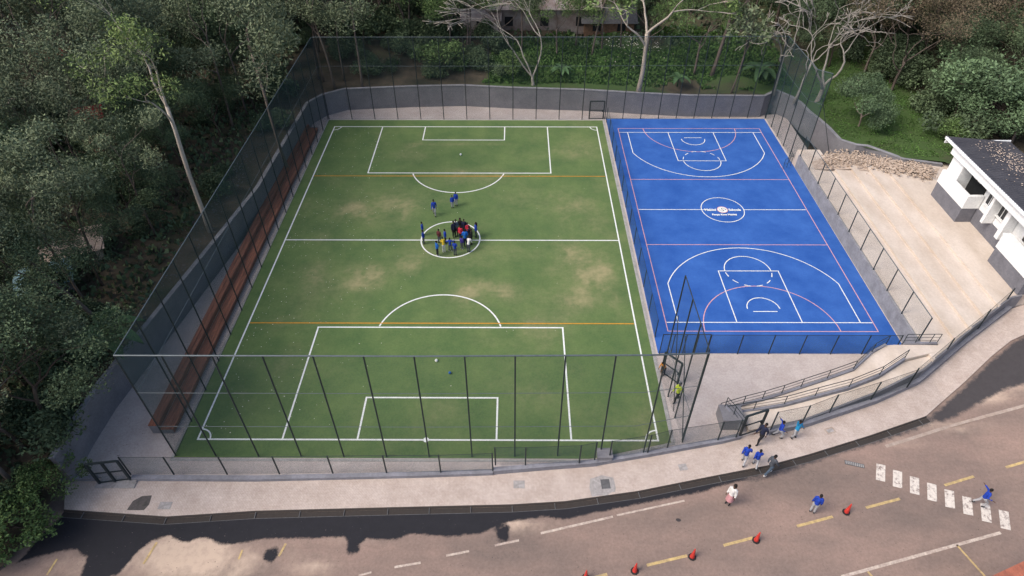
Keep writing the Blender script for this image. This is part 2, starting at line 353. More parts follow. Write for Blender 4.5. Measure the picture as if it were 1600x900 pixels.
def arc(cx, cy, r, a0, a1, n=48): return [(cx+r*math.cos(R(a0+(a1-a0)*i/n)), cy+r*math.sin(R(a0+(a1-a0)*i/n))) for i in range(n+1)]
wz = lambda x, y: .017
ml = MB(); W_ = .11
ml.ribbon([(PX0,PY0),(PX1,PY0),(PX1,PY1),(PX0,PY1)], W_, wz, True)
mz = lambda x, y: .0205
ml.ribbon([(PX0,10.72),(PX1,10.72)], W_, mz)
for s in (1, -1):
    yb = PY0 if s > 0 else PY1
    for x0, x1, d in ((-25.5,-7.63,9.72 if s > 0 else 9.4), (-20.85,-12.25,3.27 if s > 0 else 2.9)):
        ml.ribbon([(x0,yb),(x0,yb+s*d),(x1,yb+s*d),(x1,yb)], W_, mz)
ml.ribbon(arc(-16.6, -.78, 4.6, 15, 165), W_, lambda x, y: .024); ml.ribbon(arc(-16.65, 22.6, 4.62, -163.5, -16.5), W_, lambda x, y: .024)
ml.ribbon(arc(-16.62, 10.85, 2.5, 0, 357.5, 60), W_, lambda x, y: .024, True)
for cx, cy, a in ((PX0,PY0,0),(PX1,PY0,90),(PX1,PY1,180),(PX0,PY1,270)): ml.ribbon(arc(cx, cy, .75, a, a+90, 10), .09, mz)
ml.ribbon(arc(-16.6, -9.41, .12, 0, 350, 10), .12, mz, True)
tag(ml.build('pitch_line_markings', G['line']), kind='structure')
ml = MB()
for y in (20.85, .73): ml.ribbon([(PX0+.1,y),(PX1-.1,y)], .10, lambda x, y: .028)
tag(ml.build('orange_line_markings', G['orange']), kind='structure')
ml = MB(); pz = lambda x, y: .012
ml.ribbon([(0,0),(15.25,0),(15.25,30.5),(0,30.5)], .07, pz, True)
for y in (10.17, 20.33): ml.ribbon([(0,y),(15.25,y)], .07, lambda x, y: .016)
ml.ribbon(arc(7.62, 0, 4.93, 0, 180), .07, lambda x, y: .016); ml.ribbon(arc(7.62, 30.5, 4.93, 180, 360), .07, lambda x, y: .016)
tag(ml.build('netball_line_markings', G['pink']), kind='structure')
ml = MB(); wz = lambda x, y: .020; wz2 = lambda x, y: .024; wd = .075
for yb, s in ((.9, 1), (29.62, -1)):
    ml.ribbon([(.05,yb),(15.2,yb)], wd, wz)
    a = math.degrees(math.atan2(2.72, 6.7)); r3 = math.hypot(2.72, 6.7)
    pts = [(.92,yb)]+[(7.62-x, yb+s*(1.6+y)) for x, y in [(r3*math.cos(R(a+(180-2*a)*i/50)), r3*math.sin(R(a+(180-2*a)*i/50))) for i in range(51)]]+[(14.32,yb)]
    ml.ribbon(pts, wd, wz2)
    ml.ribbon([(5.24,yb),(5.24,yb+s*5.85),(10.05,yb+s*5.85),(10.05,yb)], wd, wz2)
    c = yb+s*5.85; h0 = 0 if s > 0 else 180
    ml.ribbon(arc(7.62, c, 1.85, h0, h0+180, 30), wd, lambda x, y: .028)
    for k in range(6): ml.ribbon(arc(7.62, c, 1.85, h0+180+6+k*30, h0+180+22+k*30, 6), wd, lambda x, y: .028)
    ml.ribbon(arc(7.62, yb+s*1.45, 1.22, h0, h0+180, 24), wd, wz2)
    ml.ribbon([(6.75,yb+s*1.16),(8.58,yb+s*1.16)], wd, wz2)
ml.ribbon([(.05,15.3),(5.72,15.3)], wd, wz); ml.ribbon([(9.55,15.3),(15.2,15.3)], wd, wz)
ml.ribbon([(5.8,15.3),(6.05,15.3)], wd, wz); ml.ribbon(arc(7.65, 15.3, 1.9, 0, 355, 60), wd, wz2, True)
tag(ml.build('basketball_line_markings', G['line']), kind='structure')
def text(body, size, loc, m, name, off=.012, width=None):
    cu = bpy.data.curves.new(name, 'FONT'); cu.body = body; cu.size = size; cu.offset = off; cu.extrude = .002; cu.align_x = 'CENTER'
    o = bpy.data.objects.new(name, cu); COL.objects.link(o)
    bpy.context.view_layer.update(); me = bpy.data.meshes.new_from_object(o.evaluated_get(bpy.context.evaluated_depsgraph_get()))
    bpy.data.objects.remove(o)
    if width:
        xs = [v.co.x for v in me.vertices]; k = width/(max(xs)-min(xs))
        for v in me.vertices: v.co.x *= k
    me.materials.clear(); me.materials.append(m)
    o = bpy.data.objects.new(name, me); COL.objects.link(o); o.location = loc; return o
for body, sz, x, y, wdt in (('Makini', .44, 6.52, 15.12, 1.02), ('Schools', .44, 8.72, 15.12, 1.10), ('Fanya Kwa Makini', .30, 7.62, 14.42, 2.2)):
    tag(text(body, sz, (x, y, .030), G['line'], 'painted_lettering', width=wdt, off=.02), kind='structure')
ml = MB(); ml.ribbon(arc(7.62, 15.27, .46, 0, 353, 40), .07, lambda x, y: .034, True); tag(ml.build('painted_emblem_ring', G['pink']), kind='structure')
poly('painted_emblem', arc(7.62, 15.27, .43, 0, 353, 30), lambda x, y: .030, G['line'], crease=99)['kind'] = 'structure'
ml = MB()
ml.ribbon([(7.86,15.46),(7.7,15.53),(7.55,15.46),(7.56,15.34),(7.68,15.26),(7.72,15.14),(7.6,15.04),(7.42,15.08)], .05, lambda x, y: .036)
for a, b in (((7.30,15.4),(7.42,15.36)), ((7.88,15.2),(7.94,15.3)), ((7.3,15.2),(7.5,15.22)), ((7.8,15.36),(7.98,15.36))): ml.ribbon([a, b], .05, lambda x, y: .036)
tag(ml.build('painted_emblem_scroll', G['tar']), kind='structure')

# ------------------------------------------------------------------ street
dust_spots = [(at(px, py).x, at(px, py).y, sx, sy, a) for px, py, sx, sy, a in [
    (270,835,2.0,1.0,.9),(320,850,2.2,.9,.8),(230,870,1.6,.8,.8),(300,885,2.5,1.0,.7),(110,880,2.5,.8,.5),(490,885,1.5,.5,.6),(420,860,2,.8,.3),(800,818,1.4,.45,.8),(860,822,1.5,.4,.45),(780,795,.9,.4,.7),
    (560,840,2.5,.5,.4),(400,815,1.5,.4,.7),(660,820,2,.4,.35),(1540,620,2.2,.6,.8),(1480,665,2.5,.5,.7),(1400,690,2,.35,.5),(1580,600,1.6,.5,.6),(1430,650,1.,.5,.4),(980,800,2.5,.4,.2),(350,880,2,1,.5)]]
def dustf(x, y):
    return max(0, min(1, spots(x, y, dust_spots)*(.8+.5*fbm(x, y, .6, 5))+.10*fbm(x, y, .25, 13)))
tag(grid('road', -60, 60, -40, 6, .4, lambda x, y: H(x)-.10, G['road'], 'dust', dustf), kind='structure')
foot_out = [at(*q) for q in [(100,796),(260,807),(400,798),(590,793),(800,788),(883,783),(997,767),(1107,745),(1200,727),(1263,710),(1360,680),(1447,650),(1475,625),(1507,597),(1550,556),(1580,532),(1600,523),(1660,500)]]
foot_in = [at(*q) for q in [(100,752),(207,752),(400,753),(657,747),(770,743),(867,734),(933,729),(1017,715),(1127,695),(1157,687),(1260,668),(1367,632),(1433,602),(1507,539),(1570,489),(1600,480),(1660,462)]]
poly('footpath', [(p.x, p.y+.0) for p in foot_out]+[(p.x, p.y+.2) for p in foot_in[::-1]], lambda x, y: H(x)+.003, G['paver'])['kind'] = 'structure'
# kerb face below the footpath edge, open drain, lip and cross bars
fo = [Vector((p.x, p.y, 0)) for p in foot_out[:12]]
def resample(P, st):
    out = [P[0].copy()]
    for a, b in zip(P, P[1:]):
        n = max(1, round((b-a).length/st))
        for k in range(1, n+1): out.append(a.lerp(b, k/n))
    return out
def off(P, d):
    out = []
    for i in range(len(P)):
        t = (P[min(i+1, len(P)-1)]-P[max(i-1, 0)]); t.z = 0; t.normalize(); out.append(P[i]+Vector((t.y, -t.x, 0))*d)
    return out
fr = resample(fo, .6)
def strip(mb, A, za, B, zb):
    vs = [(p.x, p.y, H(p.x)+za) for p in A]+[(p.x, p.y, H(p.x)+zb) for p in B]; n = len(A)
    mb.add(vs, [(n+i, n+i+1, i+1, i) for i in range(n-1)])
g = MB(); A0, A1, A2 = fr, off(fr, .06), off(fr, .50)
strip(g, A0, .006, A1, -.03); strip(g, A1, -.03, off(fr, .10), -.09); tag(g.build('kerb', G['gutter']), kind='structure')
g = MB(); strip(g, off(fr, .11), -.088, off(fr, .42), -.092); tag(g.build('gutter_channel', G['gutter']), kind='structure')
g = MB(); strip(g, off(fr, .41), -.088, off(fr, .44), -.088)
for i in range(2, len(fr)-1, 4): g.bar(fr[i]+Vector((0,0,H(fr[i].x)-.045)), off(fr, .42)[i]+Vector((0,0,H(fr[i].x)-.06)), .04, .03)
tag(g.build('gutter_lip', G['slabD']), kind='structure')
def cr(x, y, ox, oy, s): return at(ox+x/s, oy+y/s)
tar = [at(100,801), at(95,806), at(60,835), at(35,868), at(20,880), cr(200,800,0,600,3), cr(340,770,0,600,3), cr(405,810,0,600,3), cr(380,870,0,600,3), at(118,902), at(178,902), cr(640,790,0,600,3), cr(700,735,0,600,3), cr(790,710,0,600,3), cr(860,745,0,600,3), cr(950,712,0,600,3), cr(1010,742,0,600,3), cr(1060,757,0,600,3), cr(1130,742,0,600,3), at(400,843),
       at(430,841), at(500,840), at(523,837), at(542,840), at(548,852), at(552,858), at(560,853), at(565,841), at(590,842), at(615,844), at(640,833), at(700,838), at(750,833), at(775,823), at(793,813), at(800,813), at(850,807), at(880,811), at(933,800), at(987,790), at(1033,780), at(1100,767), at(1133,757), at(1190,742)]
fo2 = [p for p in off(fr, .40) if p.x < at(1190,735).x]
def sdist(x, y, P, w_=.55):
    ins = False; d2 = 1e9; n = len(P)
    for i in range(n):
        x1, y1 = P[i]; x2, y2 = P[(i+1) % n]
        if (y1 > y) != (y2 > y) and x < (x2-x1)*(y-y1)/(y2-y1)+x1: ins = not ins
        dx, dy = x2-x1, y2-y1; t = max(0, min(1, ((x-x1)*dx+(y-y1)*dy)/(dx*dx+dy*dy+1e-9)))
        d2 = min(d2, (x-x1-t*dx)**2+(y-y1-t*dy)**2)
    d = math.sqrt(d2); return max(-1, min(2, .5+(d if ins else -d)/w_))
TP = [tuple(p) for p in ([(p.x, p.y+.3) for p in fo2[::3]]+[(p.x, p.y) for p in tar[::-1]])]
OT = [[tuple(at(*q).xy) for q in [(1600,524),(1590,528),(1553,558),(1510,599),(1478,628),(1452,650),(1470,660),(1500,648),(1540,625),(1575,606),(1600,600),(1640,590),(1640,510)]],
      [tuple(at(*q).xy) for q in [(1150,752),(1190,735),(1300,702),(1380,678),(1450,650),(1490,645),(1440,668),(1380,690),(1290,716),(1200,748)]]]
RP = [[(at(px, py).x+rx*math.cos(t*.52), at(px, py).y+ry*math.sin(t*.52)) for t in range(12)] for px, py, rx, ry in [(423,866,.42,.5),(786,832,.4,.7),(552,852,.4,.6)]]
rd = bpy.data.objects['road'].data; tv = []; ov = []
for v_ in rd.vertices:
    x, y = v_.co.x, v_.co.y
    tv.append(max([sdist(x, y, TP)]+[sdist(x, y, q_) for q_ in RP]) if -46 < x < 9 and y > -20 else 0)
    ov.append(max(sdist(x, y, q_, 1.0) for q_ in OT) if x > 0 and y > -14 else 0)
for nm, vv in (('tar', tv), ('oldtar', ov)):
    a_ = rd.attributes.new(nm, 'FLOAT', 'POINT'); a_.data.foreach_set('value', vv)
for i, (px, py, rx, ry) in enumerate([(1060,811,.16,.10)]):
    c = at(px, py); poly('tar_patch', [(c.x+rx*math.cos(t*.52), c.y+ry*math.sin(t*.52)) for t in range(12)], lambda x, y: H(x)-.088, G['tar2'], jit=.05, seed=11+i)['kind'] = 'structure'
rz = lambda x, y: H(x)-.092+.004
rb = MB(); yb = MB()
def seg(mb, a, b, wd): mb.ribbon([at(*a).xy, at(*b).xy], wd, lambda x, y: H(x)-.086)
for a, b, wd in (((1316,900),(1565,831),.16),((845,832),(958,806),.13),((964,804),(1070,781),.11),((697,867),(733,860),.12),((773,851),(811,843),.12),((616,885),(657,878),.12),((560,898),(580,893),.1)): seg(rb, a, b, wd)
seg(rb, (1230,900), (1316,900), .1) if False else None
for a, b, wd in (((1246,821),(1302,806),.15),((1354,792),(1407,778),.15),((1477,757),(1523,743),.15),((1573,729),(1630,712),.15),((1131,851),(1177,839),.15),((1011,882),(1074,867),.15),((930,901),(949,896),.15),((1496,850),(1541,900),.11),((1357,892),(1366,902),.11),((223,880),(244,846),.12),((435,868),(446,848),.12),((72,897),(88,872),.1),((372,873),(378,858),.1)): seg(yb, a, b, wd)
tag(rb.build('white_road_markings', G['rdline']), kind='structure'); tag(yb.build('yellow_road_markings', G['ylline']), kind='structure')
db = MB(); db.ribbon([at(*q).xy for q in [(1385,696),(1430,682),(1480,666),(1530,652),(1600,633),(1660,615)]], .2, lambda x, y: H(x)-.088)
tag(db.build('faded_edge_line', G['dust']), kind='structure')
zb = MB(); A = at(1377,737).xy; B = at(1571,811).xy
for k in range(8):
    c = A.lerp(B, k/7); ux = Vector((.96,-.27)).normalized(); uy = Vector((.45,1)).normalized()
    hw, hl = .25, .60
    pts = [c-ux*hw-uy*hl, c+ux*hw-uy*hl, c+ux*hw+uy*hl, c-ux*hw+uy*hl]
    zb.add([(p.x, p.y, H(p.x)-.085) for p in pts], [(0,1,2,3)])
tag(zb.build('zebra_crossing', G['zebra']), kind='structure')

# ------------------------------------------------------------------ terrain outside the walls
WT = [(-37.1,-9.8),(-37.0,-7.1),(-33.8,15.0),(-33.4,31.5),(-32.2,33.5),(-30.1,34.9),(-22.9,35.6),(-17.0,35.9),(-11.5,35.3),(-3.7,34.8),(2.4,34.0),(7.8,33.4),(16.0,33.3),(17.7,34.7),(18.9,33.1),(19.4,31.8),(19.6,29.7),(20.1,27.8),(20.4,26.1),(20.6,23.7),(21.8,22.7),(22.8,22.5),(25.2,20.1),(28.3,19.2)]
def T(x, y):
    n = max(0, y-35); z = 2.25
    z += .17*min(n, 22)+.06*max(0, n-22)
    z += .05*max(0, min(x-20, 30))
    if y < -8: z = 2.25+(y+8)*.24; z = max(z, -.05)
    if x < -38: z += .06*min(30, (-38-x))
    return z
fan = [((-40,-20.5),(-1,-.6)),((-38,-17.2),(-1,-.25)),((-36.9,-14),(-1,-.12)),((-37.25,-9.8),(-1,-.05)),((-37.15,-7.1),(-1,0)),((-33.9,15),(-1,.05)),((-33.5,31.5),(-1,.4)),((-32.3,33.6),(-.8,.8)),((-30.2,35),(-.4,1)),((-22.9,35.7),(-.15,1)),((-17,36),(-.05,1)),((-11.5,35.4),(0,1)),((-3.7,34.9),(0,1)),((2.4,34.1),(.05,1)),((7.8,33.5),(.1,1)),((16,33.4),(.2,1)),((17.7,34.8),(.35,1)),((19,33.1),(.5,1)),((19.5,31.8),(.6,1)),((19.7,29.7),(.65,1)),((20.5,26.1),(.75,1)),((20.7,23.8),(.8,1)),((21.9,22.8),(.85,1)),((25.2,20.2),(1,.9)),((28.4,19.2),(1,.7)),((32,14),(1,.3)),((32,0),(1,0)),((34,-3),(1,-.1))]
P = []; D = []
for (a, da), (b, db_) in zip(fan, fan[1:]):
    a = Vector(a); b = Vector(b); n = max(1, round((b-a).length/.8))
    for k in range(n): P.append(a.lerp(b, k/n)); D.append(Vector(da).normalized().lerp(Vector(db_).normalized(), k/n))
rows = [0,.4,.9,1.5,2.2,3,4,5,6,7,8,9.5,11,13,15,17.5,20,23,27,31,36,42,50,60,75,95,130,180]
vs = []; gr = []
SOIL = [(8.5,36.5,3.4,1.8,1.2),(-28,37,4,1.2,1)]
def grassf(x, y):
    n = fbm(x, y, .25, 4)
    g = 0
    if y > 34 and -14 < x < 18: g = max(g, 1.25-abs((y-39.5)/6.5)**2)
    if x > 18 and y > 18: g = max(g, 1.3-((x-25)/9)**2*.8-((y-29)/11)**2*.7)
    if y > 40 and x > 5: g = max(g, .35)
    return max(0, min(1, g+n*.6+.1-spots(x, y, SOIL)))
for r_ in rows:
    for p, d in zip(P, D):
        q = p+d*r_; k = min(1, r_/3)
        vs.append((q.x, q.y, T(q.x, q.y)+k*.45*fbm(q.x, q.y, .18, 2)+k*.12*fbm(q.x, q.y, .9, 6))); gr.append(grassf(q.x, q.y))
n = len(P); fs = [(j*n+i, (j+1)*n+i, (j+1)*n+i+1, j*n+i+1) for j in range(len(rows)-1) for i in range(n-1)]
me = bpy.data.meshes.new('ground'); me.from_pydata(vs, [], [f[::-1] for f in fs]); me.materials.append(G['hill'])
a_ = me.attributes.new('grass', 'FLOAT', 'POINT'); a_.data.foreach_set('value', gr)
for p_ in me.polygons: p_.use_smooth = True
o = bpy.data.objects.new('ground', me); COL.objects.link(o); o['kind'] = 'structure'
gb = MB(); gb.add([(-400,-300,-1.2),(400,-300,-1.2),(400,500,-1.2),(-400,500,-1.2)], [(0,1,2,3)]); tag(gb.build('base_ground', G['hill']), kind='structure')

# ------------------------------------------------------------------ walls
def wallseg(pts, z0, z1, th, cap=.0, zadd=lambda x: 0, capm='coping', name='retaining_wall', label='', m='wall', caph=.07):
    P = [Vector((p[0], p[1], 0)) for p in pts]; root = empty(name, (P[0].x, P[0].y, 0))
    Lf, Rt = off(P, th/2), off(P, -th/2); n = len(P); b = MB()
    vs = [(p.x, p.y, z0+zadd(p.x)) for p in Lf]+[(p.x, p.y, z1+zadd(p.x)) for p in Lf]+[(p.x, p.y, z1+zadd(p.x)) for p in Rt]+[(p.x, p.y, z0+zadd(p.x)) for p in Rt]
    fs = [(r*n+i, r*n+i+1, (r+1)*n+i+1, (r+1)*n+i) for r in range(3) for i in range(n-1)]+[(0, n, 2*n, 3*n), (n-1, 4*n-1, 3*n-1, 2*n-1)]
    b.add(vs, fs); sub(b, 'wall_body', G[m], root)
    if cap:
        Lf, Rt = off(P, th/2+cap), off(P, -th/2-cap); b = MB()
        vs = [(p.x, p.y, z1+.003+zadd(p.x)) for p in Lf]+[(p.x, p.y, z1+caph+zadd(p.x)) for p in Lf]+[(p.x, p.y, z1+caph+zadd(p.x)) for p in Rt]+[(p.x, p.y, z1+.003+zadd(p.x)) for p in Rt]
        b.add(vs, fs+[(3*n+i, 3*n+i+1, i+1, i) for i in range(n-1)]); sub(b, 'coping', G[capm], root)
    tag(root, label, 'wall'); return root
wallseg([(-37.0,-12.4)]+WT[:6], -.2, 2.43, .25, .04, label='long dark grey retaining wall beside the red bench, left of the pitch')
wallseg(WT[5:14], -.2, 2.43, .25, .04, label='curved grey retaining wall behind the far goal line and blue court')
wallseg(WT[13:], -.2, 2.43, .25, .04, label='grey retaining wall dropping towards the rubble heap, right of the blue court')
wb = MB(); wb.add([(18.2,32.6,.02),(19.1,31.2,.02),(19.6,26,.02),(19.2,24,.02),(18.6,24,.35),(18.9,26,.35),(18.5,31,.35),(17.9,32.2,.35)], [])
lowpts = [Vector((p.x, p.y+.13, 0)) for p in foot_in[:5]]
def lowwall(pix, z1, label, m='lowwall'):
    return wallseg([(at(*q).x, at(*q).y+.13) for q in pix], -.15, z1, .24, .02, zadd=H, label=label, m=m, name='low_wall', capm='lowwall', caph=.03)
lowwall([(60,752),(152,752)], .24, 'short grey low wall at the far left end of the footpath')
lowwall([(207,752),(400,753),(657,747),(770,743)], .24, 'long grey low wall under the front fence, left half')
lowwall([(771,742),(867,734),(933,729)], .36, 'stepped up grey low wall in front of the near goal')
lowwall([(933,728),(1017,714),(1127,694),(1156,687)], .30, 'grey low wall running from the grey box to the gate')
lowwall([(1200,681),(1260,668),(1367,632),(1433,602),(1507,539),(1575,487)], .42, 'grey low wall climbing beside the street up to the white building')
# retaining wall between the blue court and the terrace
wallseg([(17.7,23.75),(16.62,22.6),(16.6,.5),(16.62,-2.3)], -.1, 1.36, .2, .0, label='grey retaining wall between blue court and concrete terrace', m='coping')
b = MB(); b.box(15.3, 17.7, -2.62, -2.42, -.1, 1.40); o = whole(b, 'low_wall', G['coping']); tag(o, 'short grey wall end under the double handrail at court corner', 'wall')
b = MB(); b.box(1.75, 3.1, -8.6, -7.35, -.02, .95); o = whole(b, 'gate_pier', G['wall']); tag(o, 'blocky grey pier at the foot of the ramp', 'pier')

# terrace: broad shallow steps climbing east, built as one slab with step lines
terr = MB(); xs = [16.7, 18.9, 20.3, 21.7, 23.1, 34]; zs = [1.40, 1.60, 1.80, 2.0, 2.20]
ytop = [23.6, 22.4, 22.0, 21.2, 19.8]
FPt = [Vector((p.x, p.y+.30, 0)) for p in foot_in]
def ylow(x):
    for a, b in zip(FPt, FPt[1:]):
        if a.x <= x <= b.x: return a.y+(b.y-a.y)*(x-a.x)/(b.x-a.x)
    return FPt[-1].y if x > FPt[-1].x else FPt[0].y
for i in range(5):
    x0, x1 = xs[i], xs[i+1]; z = zs[i]
    xx_ = [x0+(x1-x0)*k/8 for k in range(9)]
    lo_ = [(x, ylow(min(x, 26)), z) for x in xx_]; hi_ = [(x, ytop[i], z) for x in xx_]
    terr.add(lo_+hi_+[(v[0], v[1], -.3) for v in lo_+hi_], [(k, k+1, 9+k+1, 9+k) for k in range(8)]+[(18+k, 18+k+1, k+1, k) for k in range(8)]+[(9+k, 9+k+1, 27+k+1, 27+k) for k in range(8)]+[(0, 9, 27, 18), (8, 26, 35, 17)])
tag(terr.build('terrace_steps', G['conc']), kind='structure')
# ramp and landing between the court corner and the street gate
def zr(x, y=0): return max(0, min(1.40, (x-2.2)/12.5*1.40))
Nn = [(1122,645),(1160,633.6),(1190,626),(1220,617),(1250,607),(1291,593.6),(1332,579),(1361,552),(1383,540)]
Ss = [(1129,650),(1176.6,642),(1224,634),(1272,621),(1325,607),(1372.6,588),(1412,562)]
NP = [at(a, b, zr) for a, b in Nn]+[Vector((17.0,-2.62,1.4))]
SP = [at(a, b, zr) for a, b in Ss]+[Vector((17.4,-3.2,1.4))]
def interp(P, x):
    for a, b in zip(P, P[1:]):
        if a.x <= x <= b.x: return a.y+(b.y-a.y)*(x-a.x)/(b.x-a.x)
    return P[0].y if x < P[0].x else P[-1].y
FP = [Vector((p.x, p.y+.32, 0)) for p in foot_in]
rm = MB(); lm = MB(); X = [2.2+.5*i for i in range(31)]
def slabstrip(mb, X, ya, yb_, za, zb_, zbot=-.1):
    n = len(X)
    vs = [(x, ya(x), za(x)) for x in X]+[(x, yb_(x), zb_(x)) for x in X]+[(x, ya(x), zbot) for x in X]+[(x, yb_(x), zbot) for x in X]
    fs = [(i, i+1, n+i+1, n+i) for i in range(n-1)]+[(2*n+i, 2*n+i+1, i+1, i) for i in range(n-1)]+[(n+i, n+i+1, 3*n+i+1, 3*n+i) for i in range(n-1)]+[(0, n, 3*n, 2*n), (n-1, 3*n-1, 4*n-1, 2*n-1)]
    mb.add(vs, fs)
slabstrip(rm, X, lambda x: interp(SP, x), lambda x: interp(NP, x), lambda x: zr(x)+.02, lambda x: zr(x)+.02)
tag(rm.build('ramp', G['conc']), kind='structure')
X2 = [3.4+.5*i for i in range(28)]
slabstrip(lm, X2, lambda x: min(interp(FP, x)+.05, interp(SP, x)-.1), lambda x: interp(SP, x)-.05, lambda x: max(.3, zr(x)*.8), lambda x: max(.3, zr(x)*.85))
tag(lm.build('landing', G['conc']), kind='structure')

# ------------------------------------------------------------------ fences
def wiresheet(a, b, z0a, z0b, h, m, parent, h2=None, name='mesh_panel'):
    h2 = h2 or h
    a = Vector(a); b = Vector(b); off_ = parent.location
    n = (b-a).normalized(); q = Vector((-n.y, n.x))*.004
    me = bpy.data.meshes.new(name); L = (b-a).length
    vs = [(a.x-off_.x, a.y-off_.y, z0a), (b.x-off_.x, b.y-off_.y, z0b), (b.x-off_.x, b.y-off_.y, z0b+h2), (a.x-off_.x, a.y-off_.y, z0a+h)]
    me.from_pydata([(v[0], v[1], v[2]-off_.z) for v in vs], [], [(0,1,2,3)]); uv = me.uv_layers.new(name='UVMap')
    for i, c in enumerate(((0,0),(L,0),(L,h2),(0,h))): uv.data[i].uv = c
    me.materials.append(G[m]); o = bpy.data.objects.new(name, me); COL.objects.link(o); o.parent = parent; return o
def fence(pts, h, label, z0=lambda x, y: 0, space=2.5, name='tall_fence', wire='wire', rails=(1,), r=.045, railr=.03, top='steelL', braces=(), posts=None, group=None, mid=.016, skip=(), hf=None):
    hf = hf or (lambda x, y: h)
    P = [Vector(p) for p in pts]; root = empty(name, (P[0].x, P[0].y, z0(P[0].x, P[0].y)))
    tag(root, label, 'fence', group)
    if posts is None:
        posts = []
        for i, (a, b) in enumerate(zip(P, P[1:])):
            n = max(1, round((b-a).length/space)); posts += [a.lerp(b, k/n) for k in range(n)]
        posts.append(P[-1])
    posts = [Vector(p) for p in posts]
    for p in posts:
        b = MB(); z = z0(p.x, p.y); b.tube([(p.x, p.y, z-.02), (p.x, p.y, z+hf(p.x, p.y))], r, 8); sub(b, 'post', G['steel'], root)
    for k in rails:
        b = MB()
        for a, c in zip(P, P[1:]):
            b.tube([(a.x, a.y, z0(a.x, a.y)+hf(a.x, a.y)*k), (c.x, c.y, z0(c.x, c.y)+hf(c.x, c.y)*k)], railr if k == 1 else mid, 6)
        sub(b, 'rail', G[top if k == 1 else 'steelL'], root)
    for i, (a, c) in enumerate(zip(P, P[1:])):
        if i in skip: continue
        wiresheet(a, c, z0(a.x, a.y)+.02, z0(c.x, c.y)+.02, hf(a.x, a.y)-.04, wire, root, hf(c.x, c.y)-.04)
    for a, c in braces:
        b = MB(); b.tube([a, c], .028, 6); sub(b, 'brace', G['steel'], root)
    return root
FH = 9.05
xf = [-31.75+i*(30.95/12) for i in range(13)]; xb = [-31.7+i*(30.5/12) for i in range(13)]
fence([(-31.6,-10.6),(-31.8,32.45)], FH, 'tall dark mesh fence between the pitch and the red bench', wire='wireX', rails=(1,.667), space=2.55)
fence([(-31.6,-10.62),(-16,-10.62),(-4.2,-10.5),(-.8,-9.5)], FH, 'tall see-through mesh fence along the near goal line', rails=(1,.667,.333), wire='wire',
      posts=[(x, -10.62+max(0, (x+16)/15)*.2) for x in xf[1:-1]]+[(-.8,-9.5)], railr=.045, hf=lambda x, y: FH-max(0, (x+4.2)/3.4)*.95)
fence([(-31.7,32.5),(-1.25,32.6)], FH, 'tall mesh fence behind the far goal line', rails=(1,.667), posts=[(x, 32.52) for x in xb[:-1]])
fence([(-1.2,32.68),(16.55,32.88)], FH, 'tall mesh fence behind the far end of the blue court', rails=(1,.667), space=1.98)
fence([(16.62,32.85),(16.68,24.7),(17.75,23.8)], FH, 'tall mesh fence along the far right side of the blue court', rails=(1,.667), space=2.3,
      braces=[((17.75,23.8,6.2),(20.0,23.6,.9))], wire='wireW')
fence([(-.78,-9.35),(-1.2,-4.3)], FH, 'tall narrow mesh fence return at the near right corner flag', hf=lambda x, y: FH-.85*max(0, min(1, (-4.3-y)/5)), rails=(1,.333), space=1.7,
      braces=[((-.8,-9.3,.3),(-1.05,-6.2,6.0)), ((-1.0,-7.4,.3),(-1.15,-4.5,6.0))], top='steel')
fence([(-1.05,-.6),(-1.1,31.9)], 1.75, 'low green mesh fence dividing the turf pitch from the blue court', name='divider_fence', space=2.75, top='steel', railr=.015, r=.035, wire='wireW')
fence([(2.3,-2.2),(15.3,-2.2)], 1.9, 'chest high mesh fence along the near end of the blue court', name='court_fence', space=2.02, top='steel', railr=.018, r=.04, wire='wireW')
fence([(-1.0,-2.2),(2.25,-2.2)], 1.95, 'short mesh fence with door frame at the near left corner of the blue court', name='court_fence', space=.8, top='steel', railr=.03, r=.035, wire='wireW')
fence([(16.62,-2.1),(16.6,.5),(16.6,22.4)], 2.1, 'mesh fence standing on the court side edge of the terrace', name='terrace_fence', z0=lambda x, y: 1.38, space=2.45, railr=.03, r=.045)
fence([(17.0,22.7),(17.8,23.8)], 1.2, 'little black railing beside the rubble heap steps', name='railing', z0=lambda x, y: .05, space=.5, wire='wire', railr=.02, r=.02, top='steel', rails=(1,.5))
fence([(15.2,22.2),(16.2,22.9),(16.35,24.1)], 1.1, 'little black railing at the far corner of the blue court', name='railing', z0=lambda x, y: .02, space=.5, wire='wire', railr=.02, r=.02, top='steel', rails=(1,.5))
# street fence on the low walls
def sf(pix, z0, label, wire='wireW', h=1.75, endpix=None):
    pts = [(at(*q).x, at(*q).y+.0) for q in pix]
    pts = []
    for q in pix:
        p = at(*q); 
        p = CAM+(p-CAM)*((CAM.z-z0-H(p.x))/(CAM.z-H(p.x))); pts.append((p.x, p.y))
    return fence(pts, h, label, z0=lambda x, y: z0+H(x), posts=pts, name='street_fence', wire=wire, top='steel', railr=.012, r=.045)
sf([(204,741),(271.7,741),(355,740.7),(436.7,740),(520,739),(604,738.3),(688.7,737.7),(770,735)], .27, 'long low mesh fence along the footpath in front of the near goal')
sf([(774,726),(821,726),(905,723),(929,718)], .40, 'short raised mesh fence piece left of the grey box')
sf([(952,716),(1012,706.7),(1042.7,699),(1121.7,687),(1150,683)], .33, 'low mesh fence piece between the grey box and the open gate')
sf([(1204,671),(1253,661),(1295.7,644.3),(1360.7,624.3),(1417,605)], .45, 'low mesh fence with flat view of the landing right of the gate')
sf([(1417,605),(1472,558),(1528,513),(1565,480)], .45, 'dark edge-on mesh fence climbing beside the terrace', wire='wireW', h=1.9)
iw = MB(); IX = [5+.4*i for i in range(52)]
